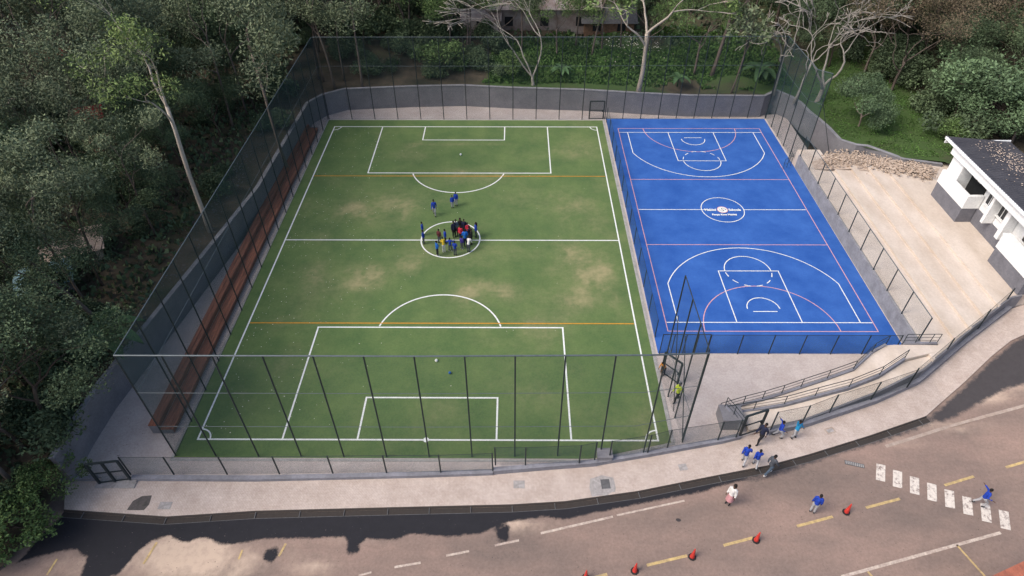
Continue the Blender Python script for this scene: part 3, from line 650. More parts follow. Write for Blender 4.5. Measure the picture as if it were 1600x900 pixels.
def ztop(x): return max(.3, zr(x)*.8)+.05 if x < 16.7 else 1.45+(0 if x < 18.9 else .2 if x < 20.3 else .4 if x < 21.7 else .6 if x < 23.1 else .8)
m_ = len(IX); ya_ = [ylow(x)-.05 for x in IX]
iw.add([(x, y, H(x)-.1) for x, y in zip(IX, ya_)]+[(x, y, ztop(x)) for x, y in zip(IX, ya_)]+[(x-.04, y+.12, ztop(x)) for x, y in zip(IX, ya_)], [(i, i+1, m_+i+1, m_+i) for i in range(m_-1)]+[(m_+i, m_+i+1, 2*m_+i+1, 2*m_+i) for i in range(m_-1)])
o = whole(iw, 'retaining_wall', G['wall']); tag(o, 'grey inner wall face behind the climbing street fence', 'wall')

def railing(P, label, h=.9):
    root = empty('handrail', P[0]); tag(root, label, 'handrail')
    for p in P:
        b = MB(); b.tube([p, p+Vector((0,0,h))], .026, 6); sub(b, 'post', G['steel'], root)
    for k in (1., .66, .33):
        b = MB(); b.tube([p+Vector((0,0,h*k)) for p in P], .024 if k == 1 else .014, 6); sub(b, 'rail', G['steel'], root)
    b = MB(); v = []
    for p in P: v += [p]
    for a, c in zip(P, P[1:]): b.bar(a+Vector((0,0,-.12)), c+Vector((0,0,-.12)), .16, .42)
    sub(b, 'kerb', G['lowwall'], root)
    return root
railing([p+Vector((0,0,.08)) for p in NP[:-1]], 'black handrail along the upper edge of the ramp, nearer the court')
railing([p+Vector((0,0,.08)) for p in SP[:-1]], 'black handrail along the lower edge of the ramp, nearer the street')
railing([Vector((15.3,-2.52,1.45)), Vector((16.1,-2.52,1.45)), Vector((17.1,-2.5,1.45)), Vector((17.6,-2.5,1.45))], 'short black double handrail at the near right corner of the blue court')
railing([Vector((2.1,-7.5,.95)), Vector((2.5,-8.1,.8)), Vector((3.0,-8.8,.45))], 'short sloping black handrail on the pier by the open gate')

def frame_gate(a, b, z, h, label, cols=1, leaf=True):
    a = Vector((a[0], a[1], z)); b = Vector((b[0], b[1], z)); up = Vector((0,0,h)); root = empty('gate', a); tag(root, label, 'gate')
    for k in range(cols+1):
        p = a.lerp(b, k/cols); m = MB(); m.bar(p, p+up, .12, .12); sub(m, 'post', G['steel'], root)
    for q_, t_ in ((up, .10), (up*.5, .06), (Vector((0,0,.08)), .06)):
        m = MB(); m.bar(a+q_, b+q_, t_, t_); sub(m, 'rail', G['steel'], root)
    d = (b-a)
    wiresheet(a.xy, b.xy, z+.1, z+.1, h-.15, 'wire', root)
    m = MB(); c = a.lerp(b, .5 if cols == 2 else .9)+Vector((0,0,h*.45)); m.box(c.x-.05, c.x+.05, c.y-.05, c.y+.02, c.z-.08, c.z+.08); sub(m, 'lock', G['rubber'], root)
    return root
ga = at(155,757, .12); gbp = at(202,744, .2)
frame_gate((at(156,755,.12).x, at(156,755,.12).y), (at(203,752,.12).x, at(203,752,.12).y+.1), .12, 1.95, 'black double gate with mesh at the left end of the footpath', 2)
frame_gate((at(1155,682,.2).x, at(1155,682,.2).y), (at(1188,676,.2).x, at(1188,676,.2).y+.2), .2, 2.05, 'black street gate beside the man in the dark suit')
frame_gate((-2.95,32.62), (-1.4,32.62), .02, 2.1, 'narrow gate frame in the far fence between pitch and court')
frame_gate((-1.15,-3.9), (-.25,-4.9), .02, 2.0, 'open mesh door at the near corner, beside the person in orange')
st = MB(); p = at(148,763); st.box(p.x, p.x+2.3, p.y, p.y+.35, 0, .07); st.box(p.x+.15, p.x+2.3, p.y+.35, p.y+.75, 0, .14)
o = whole(st, 'gate_step', G['slab']); tag(o, 'two shallow concrete steps before the left double gate', 'step')
bx = MB(); p = at(944,722); bx.box(p.x-.42, p.x+.42, p.y-.1, p.y+.5, 0, .62); bx.box(p.x-.46, p.x+.46, p.y-.14, p.y+.54, .62, .68)
o = whole(bx, 'meter_box', G['wall']); tag(o, 'small grey masonry box between two pieces of street fence', 'box')

# ------------------------------------------------------------------ benches
root = empty('bench', (-33.2, -9.0, 0)); tag(root, 'very long red-brown timber bench with two levels beside the wall', 'bench')
segs = 9; y0 = -9.0; y1 = 29.8; L = (y1-y0)/segs
def xb_(y): return 0.0
for k in range(segs):
    a = y0+k*L; c = a+L-.03
    for (xa, xc, z) in ((-32.52,-32.27,.40),(-32.79,-32.54,.40),(-33.08,-32.81,.40),(-33.40,-33.12,.78),(-33.70,-33.42,.78)):
        b = MB(); b.box(xa, xc, a, c, z, z+.05); sub(b, 'plank', G['wood'], root)
    b = MB(); b.box(-33.14, -33.10, a, c, .46, .775); sub(b, 'riser', G['wood'], root)
    b = MB(); b.box(-32.30, -32.28, a, c, .12, .395); sub(b, 'front_board', G['wood'], root)
for k in range(segs+1):
    y = y0+k*L; b = MB(); b.box(-33.68, -33.16, y+.02, y+.18, 0, .775); b.box(-33.155, -32.34, y+.02, y+.18, 0, .395); sub(b, 'support', G['wall'], root)

# ------------------------------------------------------------------ white building
root = empty('school_building', (25.1, 8, 2.2)); tag(root, 'long white building with grey plinth and dark sheet roof above the terrace', 'building')
Z = 2.2; Y1 = 14.5
def bbox(name, m, *a, parent=root):
    b = MB(); b.box(*a); return sub(b, name, G[m], parent)
bbox('wall', 'white', 26.46, 30.2, 1.7, 14.9, Z, 5.9)
bbox('plinth', 'plinth', 26.36, 26.456, 6.9, 10.6, Z, Z+1.3)
bbox('plinth', 'plinth', 26.5, 30.3, 14.9, 15.0, Z, Z+1.3)
bbox('plinth', 'plinth', 25.07, 25.27, 10.48, Y1, Z, Z+1.35); bbox('plinth', 'plinth', 25.27, 26.456, 14.3, Y1, Z, Z+1.35); bbox('plinth', 'plinth', 25.27, 26.3, 10.48, 10.68, Z, Z+1.35)
bbox('parapet', 'white', 25.03, 25.31, 10.44, Y1+.04, Z+1.353, Z+2.5); bbox('parapet', 'white', 25.31, 26.35, 10.44, 10.72, Z+1.353, Z+2.5)
bbox('wall', 'white', 25.35, 26.456, 12.9, Y1-.02, Z+1.353, 6.1)
bbox('plinth', 'plinth', 25.04, 26.456, 1.6, 5.46, Z, Z+1.35); bbox('parapet', 'white', 25.0, 25.5, 1.56, 5.5, Z+1.353, Z+2.5); bbox('ledge', 'white', 24.96, 25.54, 1.5, 5.54, Z+2.503, Z+2.6)
bbox('opening_shade', 'dark', 26.40, 26.45, 10.75, 12.85, Z+.02, 5.6)  # dark panel before the wall, its colour stands in for shade in the passage
bbox('beam', 'white', 25.12, 25.32, .2, 14.75, 6.15, 6.92); bbox('soffit', 'plinth', 25.33, 26.455, .3, 14.6, 6.1, 6.14)
bbox('fascia', 'white', 24.90, 25.0, 0, 15.9, 6.86, 7.08); bbox('fascia', 'white', 25.0, 30.5, 15.8, 15.9, 6.50, 6.72)
for y in (11.6, 12.2): bbox('hatch', 'white', 26.2, 26.3, y-.22, y+.22, 5.3, 5.55)
for y0_, y1_ in ((8.9,10.1),(7.2,8.4),(4.0,5.2),(2.2,3.4)):
    w_ = bbox('window', 'white', 26.36, 26.44, y0_-.07, y1_+.07, 4.33, 5.47)
    b = MB(); b.box(26.335, 26.355, y0_, y1_, 4.4, 5.4); g_ = sub(b, 'pane', G['glass'], w_)
    b = MB()
    for k in (1/3, 2/3): b.box(26.31, 26.33, y0_+(y1_-y0_)*k-.025, y0_+(y1_-y0_)*k+.025, 4.4, 5.4)
    b.box(26.25, 26.36, y0_-.1, y1_+.1, 4.25, 4.32); sub(b, 'frame', G['white'], w_)
bbox('pillar', 'white', 25.6, 26.40, 8.5, 8.78, Z+1.31, 6.1); bbox('pillar', 'white', 25.6, 26.40, 6.4, 6.8, Z+1.31, 6.1)
b = MB(); x0, x1 = 24.95, 30.5; n = 58
za = lambda x: 7.05-(x-x0)*.09
for k in range(n):
    ya, yc = 15.85-k*.275, 15.85-(k+1)*.275; ym = ya-.05; yn = ya-.09
    b.add([(x0,ya,za(x0)+.045),(x0,ym,za(x0)+.045),(x0,yn,za(x0)),(x0,yc,za(x0)),(x1,ya,za(x1)+.045),(x1,ym,za(x1)+.045),(x1,yn,za(x1)),(x1,yc,za(x1))], [(4,5,1,0),(5,6,2,1),(6,7,3,2)])
    b.add([(x0,yc,za(x0)),(x0,yc,za(x0)+.045),(x1,yc,za(x1)+.045),(x1,yc,za(x1))], [(0,1,2,3)])
b.add([(x0,15.85,za(x0)-.06),(x0,-.1,za(x0)-.06),(x1,-.1,za(x1)-.06),(x1,15.85,za(x1)-.06)], [(0,1,2,3)])
sub(b, 'roof', G['roof'], root)
# leaf litter on roof
lt = MB()
for _ in range(420):
    x = 28.6+random.gauss(0, .9); y = 12.5+random.gauss(0, 2.2)
    if not (25.2 < x < 30.3 and y < 15.5): continue
    s = random.uniform(.03,.08); a = random.random()*6; z = za(x)+.05
    lt.add([(x+s*math.cos(a+t), y+s*math.sin(a+t), z+random.random()*.02) for t in (0,1.6,3.1,4.7)], [(0,1,2,3)])
o = lt.build('dry_leaves', G['rock']); tag(o, 'dry brown leaves scattered on the dark roof', 'leaves', kind='stuff')

# hut roof at the very bottom right corner
root = empty('hut', (15, -20.5, -.1)); tag(root, 'hut with red ribbed roof cut off by the bottom right corner', 'hut')
zt = 3.4; a = at(1546,902,zt); c = at(1602,876,zt); u = (c-a).normalized(); v = Vector((u.y, -u.x, 0))
b = MB()
for k in range(-1, 22):
    p = a+u*(k*.16)
    q = p+v*3.2+Vector((0,0,-.6)); pp = [p+Vector((0,0,.02)), p+u*.10+Vector((0,0,.09)), p+u*.135+Vector((0,0,-.03)), p+u*.16+Vector((0,0,.02))]
    qq = [x+v*3.2+Vector((0,0,-.6)) for x in pp]
    b.add(pp+qq, [(i, i+1, 5+i, 4+i) for i in range(3)])
sub(b, 'roof', G['tile'], root)
b = MB(); e = a+u*.2+v*.25; b.add([(p.x, p.y, z) for z in (-.1, zt-.15) for p in (e, e+u*2.8, e+u*2.8+v*2.6, e+v*2.6)], [(0,1,5,4),(1,2,6,5),(2,3,7,6),(3,0,4,7)])
sub(b, 'wall', G['cream'], root)

# ------------------------------------------------------------------ footpath covers, drain grate, small marks
def slabat(px, py, sx, sy, label, m='slab', inner=None, rot=0):
    p = at(px, py); b = MB(); b.box(-sx/2, sx/2, -sy/2, sy/2, 0, .016); o = b.build('manhole_cover', G[m]); o.location = (p.x, p.y, H(p.x)+.004); o.rotation_euler[2] = rot
    b = MB(); b.box(-sx/2+.09, sx/2-.09, -sy/2+.09, sy/2-.09, .016, .022) if inner is None else b.box(*inner, .016, .022)
    c = b.build('lid', G['slabD' if inner else 'slab'], o); tag(o, label, 'cover'); return o
slabat(811,757,.66,.5,'pale square manhole cover left of the large patched one')
slabat(942,758,1.3,.95,'large pale manhole cover with a dark square hatch', inner=(-.1,.42,-.25,.36), rot=.06)
slabat(1067,730,.5,.42,'small pale manhole cover on the footpath near the two walking boys', rot=.15)
slabat(258,790,.7,.45,'faint manhole cover beside the dark stain on the footpath')
slabat(1297,673,.62,.42,'orange stained cover on the footpath below the landing', m='dust', rot=.3)
def blob(name, pix, m, label=None, cat=None, jit=.05):
    o = poly(name, [at(*q).xy for q in pix], lambda x, y: H(x)+.010, G[m], jit=jit, seed=hash(name) % 9+len(pix))
    o['kind'] = 'structure'
blob('oil_stain', [(199,797),(207,783),(222,775),(238,774),(234,788),(225,797)], 'stain')
poly('cement_stain', [at(*q).xy for q in [(922,748),(940,742),(958,746),(962,764),(950,774),(925,776),(920,762)]], lambda x, y: H(x)+.0035, G['slab'], jit=.06, seed=2)['kind'] = 'structure'
root = None
p = at(1336,724); b = MB(); b.box(-.55,.55,-.14,.14,0,.02); o = b.build('drain_grate', G['slabD']); o.location = (p.x, p.y, -.099); o.rotation_euler[2] = -.27
tag(o, 'slotted dark drain grate in the road near the crossing', 'grate')
for k in range(10):
    b = MB(); x = -.47+k*.105; b.box(x-.028, x+.028, -.10, .10, .02, .034); b.build('bar', G['conc2'], o)
# litter on turf
lt = MB(); random.seed(5)
def bit(x, y, s, z=.03):
    a = random.random()*6; lt.add([(x+s*math.cos(a+t)*random.uniform(.6,1), y+s*math.sin(a+t)*random.uniform(.4,1), z) for t in (0,1.5,3,4.6)], [(0,1,2,3)])
for _ in range(420):
    x = -30.8+abs(random.gauss(0, 5)); y = random.uniform(-9, 31)
    if x > -3: continue
    bit(x, y, random.uniform(.02,.055))
for _ in range(60): bit(random.uniform(-30,-3), random.uniform(-9,31), random.uniform(.02,.05))
o = lt.build('litter', G['litter']); tag(o, 'pale fallen leaves scattered over the turf', 'leaves', kind='stuff')
def ball(px, py, r, m, label):
    p = at(px, py, 0); b = MB(); b.ell((0,0,r), (r,r,r), 12, 8); o = b.build('ball', G[m], None, True); o.location = (p.x, p.y, .012); tag(o, label, 'ball')
ball(682, 565, .11, 'line', 'white ball lying near the near penalty box'); ball(720, 243, .11, 'line', 'white ball lying inside the far penalty box')
ball(703, 584, .10, 'blueplastic', 'small blue ball behind the near fence')

# cones
root = empty('traffic_cone', (0,0,0)); b = MB(); b.tube([(0,0,.03),(0,0,.10),(0,0,.68),(0,0,.70)], [.17,.145,.035,.02], 16); sub(b, 'cone_body', G['cone'], root, True)
b = MB(); b.tube([(0,0,0),(0,0,.04)], [.27,.25], 8); sub(b, 'base', G['rubber'], root)
b = MB(); b.tube([(0,0,.34),(0,0,.46)], [.101,.079], 16, False); sub(b, 'band', G['cone'], root)
cl = ['nearest the boy in the road, at the right end of the row', 'second from the right end of the row, by a yellow dash', 'middle one of the row, between two yellow dashes', 'second from the left end of the row', 'at the left end of the row, at the bottom picture edge']
for i, (px, py) in enumerate([(1323,799),(1182,843),(1082,869),(992,891),(915,902)]):
    o = root if i == 0 else copy_tree(root); p = at(px, py); o.location = (p.x, p.y, -.099); o.rotation_euler[2] = i; o.scale = (.82,.82,1.3)
    tag(o, 'red-orange traffic cone '+cl[i], 'cone', 'traffic cones along the centre line')

# rubble heap
random.seed(11)
rk = MB(); heap = [(1290,250),(1320,246),(1350,249),(1380,256),(1405,262),(1430,262),(1455,270)]
for i in range(2400):
    k = random.random()*(len(heap)-1); j = int(k); f = k-j; px = heap[j][0]*(1-f)+heap[j+1][0]*f+random.gauss(0, 4); py = heap[j][1]*(1-f)+heap[j+1][1]*f+random.gauss(0, 5.5)
    z = 1.5+.75*min(1, max(0, (px-1285)/140))+random.random()*.35; p = at(px, py, z); s = random.uniform(.04,.075)+.08*random.random()**3
    vs = []; b2 = bmesh.new(); bmesh.ops.create_icosphere(b2, subdivisions=1, radius=s)
    q = Vector((random.random(), random.random(), random.random()))*9
    rk.add([Vector((v.co.x, v.co.y, v.co.z*.7))*(1+.5*noise.noise(v.co*9+q))+p for v in b2.verts], [tuple(v.index for v in f_.verts) for f_ in b2.faces]); b2.free()
o = rk.build('rubble', G['rock']); tag(o, 'heap of pale broken stone along the back edge of the terrace', 'rubble', kind='stuff')
b = MB(); pts = [at(x, y, 1.9) for x, y in [(1270,246),(1300,243),(1350,243),(1410,257),(1440,262),(1466,268),(1460,282),(1400,275),(1330,262),(1275,258)]]
tag(poly('rubble_bed', [p.xy for p in pts], lambda x, y: 1.42+.1*max(0, min(8, x-17)), G['rock'], jit=.1, crease=99), kind='structure')

exec_trees = True
# ------------------------------------------------------------------ trees
def branchy(mb, p, d, L, r, depth, tips, rng, spread=.6, nseg=4, up=.15, minr=.012, twist=.25, kids=(2,3), n=6, taper=.62):
    pts = [p.copy()]; rs = [r]; q = p.copy(); dd = d.copy()
    for i in range(nseg):
        dd = (dd+Vector((rng.uniform(-1,1), rng.uniform(-1,1), rng.uniform(-.6,.6)))*twist+Vector((0,0,up))*.3).normalized()
        q = q+dd*(L/nseg); pts.append(q.copy()); rs.append(max(minr, r*(1-(1-taper)*(i+1)/nseg)))
    mb.tube(pts, rs, n if depth > 1 else 4, caps=depth == 0)
    if depth <= 0: tips.append((q.copy(), dd.copy())); return
    for k in range(rng.randint(*kids)):
        a = rng.uniform(0, 6.28); side = Vector((math.cos(a), math.sin(a), 0)); nd = (dd+(side-dd*side.dot(dd))*spread*rng.uniform(.7,1.4)).normalized()
        s = q if k < 2 else pts[rng.randint(len(pts)//2, len(pts)-1)]
        branchy(mb, s, nd, L*rng.uniform(.62,.85), rs[-1]*rng.uniform(.6,.85), depth-1, tips, rng, spread, max(2, nseg-1), up, minr, twist, kids, n, taper)
def leaves(name, centers, per, rad, size, m, parent, rng, droop=0., asp=2.2, flat=.8, shape='quad'):
    vs = []; fs = []; tone = []
    for c, cr_ in centers:
        ct = rng.random()
        for _ in range(per):
            while True:
                v = Vector((rng.uniform(-1,1), rng.uniform(-1,1), rng.uniform(-1,1)))
                if .15 < v.length < 1: break
            v *= cr_*rad; v.z *= flat; p = c+v; s = size*rng.uniform(.6,1.4)
            d = Vector((rng.gauss(0,1), rng.gauss(0,1), rng.gauss(0,.7)-droop)).normalized()
            u = d.cross(Vector((rng.gauss(0,1), rng.gauss(0,1), rng.gauss(0,1)))).normalized()
            i = len(vs); a = d*s*asp*.5; b = u*s*.5
            vs += [p-a, p+b*.9-a*.1, p+a, p-b*.9+a*.1]; fs.append((i, i+1, i+2, i+3))
            t = max(0, min(1, .5+.35*(ct-.5)+rng.gauss(0, .22))); tone += [t]*4
    me = bpy.data.meshes.new(name); me.from_pydata([tuple(v) for v in vs], [], fs); me.materials.append(G[m])
    at_ = me.attributes.new('tone', 'FLOAT', 'POINT'); at_.data.foreach_set('value', tone)
    o = bpy.data.objects.new(name, me); COL.objects.link(o); o.parent = parent; return o
HID = Vector((0,0,0))
def make_tree(name, seed, h, clear, r0, bark, leafm, spread=.55, depth=3, per=50, rad=1.1, size=.28, droop=.3, lean=0, twist=.12, kids=(2,3), crownL=None, flat=.8, up=.2, asp=2.2):
    rng = random.Random(seed); root = empty(name); mb = MB(); tips = []
    d = Vector((lean, 0, 1)).normalized(); q = Vector((0,0,-.3)); pts = [q.copy()]; rs = [r0*1.25]; nseg = 6
    for i in range(nseg):
        d = (d+Vector((rng.uniform(-1,1), rng.uniform(-1,1), 0))*twist*.4).normalized(); q = q+d*(h*clear/nseg); pts.append(q.copy()); rs.append(r0*(1-.35*(i+1)/nseg))
    mb.tube(pts, rs, 8)
    L = crownL or h*(1-clear)*.42
    nk = rng.randint(*kids)+1
    for k in range(nk):
        a = 6.28*k/nk+rng.uniform(-.5,.5); nd = (d+Vector((math.cos(a), math.sin(a), 0))*spread*(1.1 if k else .2)).normalized()
        s = pts[-1] if k < 2 else pts[-1-min(k-1, 2)]
        branchy(mb, s, nd, L*rng.uniform(.8,1.15), rs[-1]*.7, depth-1, tips, rng, spread, 4, up, .015, twist*2, kids)
    mb.build('trunk', G[bark], root, True)
    if leafm:
        cs = [(t[0], rng.uniform(.7,1.35)) for t in tips]
        leaves('crown', cs, per, rad, size, leafm, root, rng, droop, asp, flat)
    return root
protos = {}
protos['euc'] = [make_tree('eucalyptus_tree', 100+i, 17+i, .42, .24, 'bark', 'leafE', .62, 4, 300, 1.5, .088, .55, 0, .16, (2,3), flat=1.0, asp=3.2, crownL=4.6) for i in range(4)]
protos['light'] = [make_tree('eucalyptus_tree', 233, 19, .58, .2, 'barkpale', 'leafL', .5, 4, 190, 1.05, .072, .6, .0, .12, (2,2), asp=3.0, crownL=3.3)]
protos['dense'] = [make_tree('broadleaf_tree', 300+i, 12+i, .34, .2, 'barkdark', 'leafD', .75, 4, 300, 1.45, .108, .1, 0, .2, (2,3), asp=1.9) for i in range(3)]
protos['green'] = [make_tree('broadleaf_tree', 340+i, 11+i, .38, .17, 'bark', 'leafB', .75, 4, 190, 1.25, .105, .15, 0, .2, (2,3), asp=1.8) for i in range(2)]
protos['brown'] = [make_tree('brown_leaved_tree', 400+i, 15, .3, .2, 'bark', 'leafR', .8, 4, 200, 1.5, .08, .2, 0, .2, (2,3), asp=2.2) for i in range(2)]
protos['pole'] = [make_tree('slender_tree', 500+i, 15+i, .62, .13, 'bark', 'leafE', .6, 3, 300, 1.25, .09, .5, 0, .2, (2,3), asp=2.8) for i in range(3)]
protos['bush'] = [make_tree('bush', 600+i, 2.6, .12, .06, 'barkdark', 'leafD', 1.0, 3, 130, .75, .11, .1, 0, .3, (2,3), flat=.8, asp=1.9) for i in range(3)]
protos['gbush'] = [make_tree('bush', 640+i, 3.4, .15, .07, 'bark', 'leafB', .9, 3, 170, .8, .10, .0, 0, .3, (2,3), asp=1.9) for i in range(2)]
protos['shrub'] = [make_tree('round_shrub', 680+i, 4.2, .3, .1, 'bark', 'leafS', .95, 4, 260, .85, .075, .0, 0, .3, (2,3), flat=.6, asp=2.2) for i in range(2)]
used = set()
def put(kind, x, y, s=1., rz=None, label='', group=None, cat='tree', z=None, idx=None, lean=(0,0), sz=None):
    ps = protos[kind]; src = ps[random.randrange(len(ps)) if idx is None else idx % len(ps)]
    if src.name in used: o = copy_tree(src)
    else: o = src; used.add(src.name)
    o.location = (x, y, (T(x, y) if z is None else z)-.05); o.rotation_euler = (lean[0], lean[1], random.random()*6.28 if rz is None else rz); o.scale = (s, s, sz or s)
    for k in ('group',):
        if k in o: del o[k]
    if group:
        w1 = ('small ' if s < .85 else 'big ' if s > 1.15 else '') if cat == 'bush' else ('short ' if s < .8 else 'high ' if s > .98 else '')
        w2 = (', near end' if y < 8 else ', middle part' if y < 34 else ', far end') if x < -35 else (', left part' if x < -14 else ', centre part' if x < 8 else ', right part') if x < 26 or y > 52 else (', beside the lawn' if x < 38 else ', outer side')
        label = w1+label+w2
    tag(o, label, cat, group); return o
def Tp(px, py): return at(px, py, T)
random.seed(21)
BASE = []
# left wood
GL = dict(euc='tall grey-green eucalyptus standing in the dense wood left of the fence', dense='dark broadleaf tree in the dense wood left of the fence', pole='slender bare-stemmed tree in the wood left of the fence', bush='dark bush on the floor of the wood left of the fence')
for y in range(-16, 84, 5):
    for x in range(-86, -36, 6):
        xx = x+random.uniform(-2.2,2.2); yy = y+random.uniform(-2.2,2.2)
        lim = -39.0 if yy > 4 else -40.5
        if xx > lim: xx = lim-random.random()*1.5
        if xx < -46-(yy+16)*.62: continue
        if yy < -10 and xx > -40.5: xx = -41.5
        near = xx > -47
        if xx > -42.5 and 1 < yy < 34 and random.random() < .5: continue
        if near and (random.random() < .45 or (xx > -43 and 1 < yy < 34)): k = 'pole'
        else: k = random.choice(['euc','euc','dense','pole'])
        if yy < -4: k = 'dense' if random.random() < .6 else 'euc'
        s = random.uniform(.75,1.05)*(.72 if yy < 2 else .85 if yy < 14 else 1)
        put(k, xx, yy, s, label=GL[k], group='trees in the wood left of the pitch')
for x, y, s_ in [(-41,2,.5),(-42,9,.55),(-40.5,14,.45),(-42,19,.6),(-40,24,.5),(-42,29,.6),(-38.5,30,.45),(-44,6,.6),(-45,14,.65),(-45,23,.65)]: put('dense', x, y, s_, label='low dark tree in the shade behind the left fence', group='low trees behind the left fence')
for i in range(105):
    yy = random.uniform(-15, 60); xx = random.uniform(-62, -35.6) if yy > 12 else random.uniform(-55, -38.5)
    if xx < -46-(yy+16)*.62: continue
    put('bush', xx, yy, random.uniform(.6,1.35), label=GL['bush'], group='bushes under the left wood', cat='bush')
# back wood
GB = dict(euc='tall eucalyptus in the wood behind the grass bank', dense='dark broadleaf tree in the wood behind the grass bank', pole='slender tree in the wood behind the grass bank', green='fresh green broadleaf tree in the wood behind the grass bank', brown='brown-leaved tree in the wood behind the grass bank', bush='dark bush below the wood behind the grass bank')
for y in range(44, 112, 7):
    for x in range(-48, 66, 6):
        xx = x+random.uniform(-2.4,2.4); yy = y+random.uniform(-2.4,2.4)
        if -20 < xx < 3 and 43 < yy < 60: continue      # houses stand here
        if yy < 50 and -14 < xx < 14 and random.random() < .6: continue
        if xx > 18 and yy < 46: continue
        k = random.choice(['euc','dense','pole','green','dense'] if xx < 24 else ['dense','brown','green','euc'])
        if yy < 52: k = random.choice(['pole','pole','green'])
        put(k, xx, yy, random.uniform(.75,1.1), label=GB[k], group='trees in the wood behind the bank')
for i in range(100):
    xx = random.uniform(-34, 54); yy = random.uniform(44, 74)
    if -20 < xx < 3 and 43 < yy < 57: continue
    put('bush', xx, yy, random.uniform(.9,2.0), label=GB['bush'], group='bushes below the back wood', cat='bush')
for i in range(28):
    xx = random.uniform(-32, -12); yy = random.uniform(37.5, 47)
    put('bush', xx, yy, random.uniform(.6,1.1), label='dark bush on the shaded slope behind the far left corner', group='bushes behind the far left corner', cat='bush')
for px, py in ((505,128),(523,138),(566,136),(497,125),(538,125),(640,60),(672,52)):
    p = Tp(px, py); put('pole', p.x, p.y, random.uniform(.8,1.05), label='slender bare-stemmed tree just behind the far left corner of the wall', group='trees behind the far left corner')
# right wood
for (x, y, k, s) in [(30,34,'brown',.8),(36,36,'brown',.95),(42,33,'brown',1.0),(48,30,'dense',1.),(34,42,'dense',1),(42,42,'brown',1),(50,40,'dense',1.1),(29,42,'dense',.9),(56,36,'dense',1.1),(44,25,'dense',.85),(52,22,'dense',.9),(38,50,'green',1),(58,48,'dense',1),(26,47,'pole',1),(31,49,'dense',1),(47,18,'dense',.8),(62,28,'dense',1),(66,40,'dense',1.1),(33,31,'dense',.62),(38,29,'dense',.7),(37,24.5,'dense',.55),(42,28,'dense',.7),(45,34,'brown',.9),(39,39,'dense',.9),(34,37,'brown',.75),(30,45,'dense',.9),(26,52,'dense',1),(24,45,'pole',1),(22,43,'dense',.8),(25,39.5,'dense',.6),(28.5,38,'brown',.7),(31.5,40,'dense',.75),(21,48,'dense',1),(33,27,'dense',.5),(47,24,'brown',.8),(54,30,'brown',1),(52,36,'dense',1),(40,45,'dense',1),(47,46,'brown',1)]:
    put(k, x, y, s, label={'brown':'brown-leaved tree in the wood right of the lawn','dense':'dark dense tree in the wood right of the lawn','green':'fresh green tree in the wood right of the lawn','pole':'slender tree in the wood right of the lawn'}[k], group='trees in the wood right of the lawn')
for i in range(58):
    xx = random.uniform(27, 52); yy = random.uniform(22, 48)
    if (xx-26)**2+(yy-30)**2 < 40: continue
    put('bush', xx, yy, random.uniform(.8,1.7), label='dark bush under the wood right of the lawn', group='bushes under the right wood', cat='bush')
for px, py, k in ((705,72,'green'),(780,72,'green'),(1010,85,'green'),(735,75,'pole'),(815,78,'pole'),(870,85,'green'),(900,70,'pole'),(970,75,'pole'),(940,80,'green')):
    p = Tp(px, py); put(k, p.x, p.y, .72, label='thin tree standing in front of the far houses', group='trees in front of the far houses')
# individual trees and shrubs one can point to
p = Tp(340,362); put('light', p.x-.6, p.y, 1.0, rz=0.6, label='slender pale eucalyptus with light green crown leaning over the left fence', lean=(0,0))
p = Tp(200,515); put('euc', p.x-1.2, p.y, .72, rz=0, label='thick leaning eucalyptus beside the banana plant, left of the fence', lean=(0,-.45), idx=1)
p = Tp(460,255); put('pole', p.x-.8, p.y, 1.15, label='tall straight brown trunk right behind the left fence', lean=(0,-.05), idx=0)
p = Tp(685,124); put('gbush', p.x, p.y+1.2, 1.3, label='bright green bushy young tree behind the wall, left of centre', cat='bush', idx=0)
p = Tp(795,122); put('gbush', p.x, p.y+.8, 1.0, label='smaller green bushy tree behind the wall, under the bare pale tree', cat='bush', idx=1)
p = Tp(1350,200); put('shrub', p.x-.3, p.y+.5, 1.0, sz=1.35, label='small round shrub on the lawn beside the white dead tree', cat='shrub', idx=0)
p = Tp(1490,212); put('shrub', p.x+2.2, p.y+1, 2.1, label='large spreading shrub behind the white building', cat='shrub', idx=1)
p = Tp(1450,215); put('gbush', p.x+2, p.y-1, .8, label='low green bush between the lawn wall and the dark roof', cat='bush')
p = Tp(1545,225); put('shrub', p.x+2, p.y, 1.5, label='green shrub right behind the far edge of the dark roof', cat='shrub')
put('green', 44, 22, 1.0, label='light green tree at the right edge above the roof')
for (x, y, s, l) in [(-38.4,-15.4,1.0,'low light green bush on the bank at the bottom left corner'),(-40.5,-16.5,1.2,'larger light green bush behind the bank at the left edge'),(-37.6,-13.2,.7,'small green bush at the left end of the footpath')]:
    put('gbush', x, y, s, label=l, cat='bush')
put('dense', -39.6, -11.2, .62, label='dark tree overhanging the left double gate', idx=0)
put('euc', -41.5, -7.0, .62, label='eucalyptus with drooping foliage over the near end of the left wall', idx=2)
put('dense', -38.9, -9.6, .74, label='dark tree crown hiding the near end of the left wall', idx=1)
put('dense', -41.2, -5.6, .62, label='dark tree behind the near part of the left wall, right of the drooping eucalyptus', idx=2)
put('euc', -38.9, -13.4, .60, label='low eucalyptus over the blue barrel at the bottom left', idx=3)
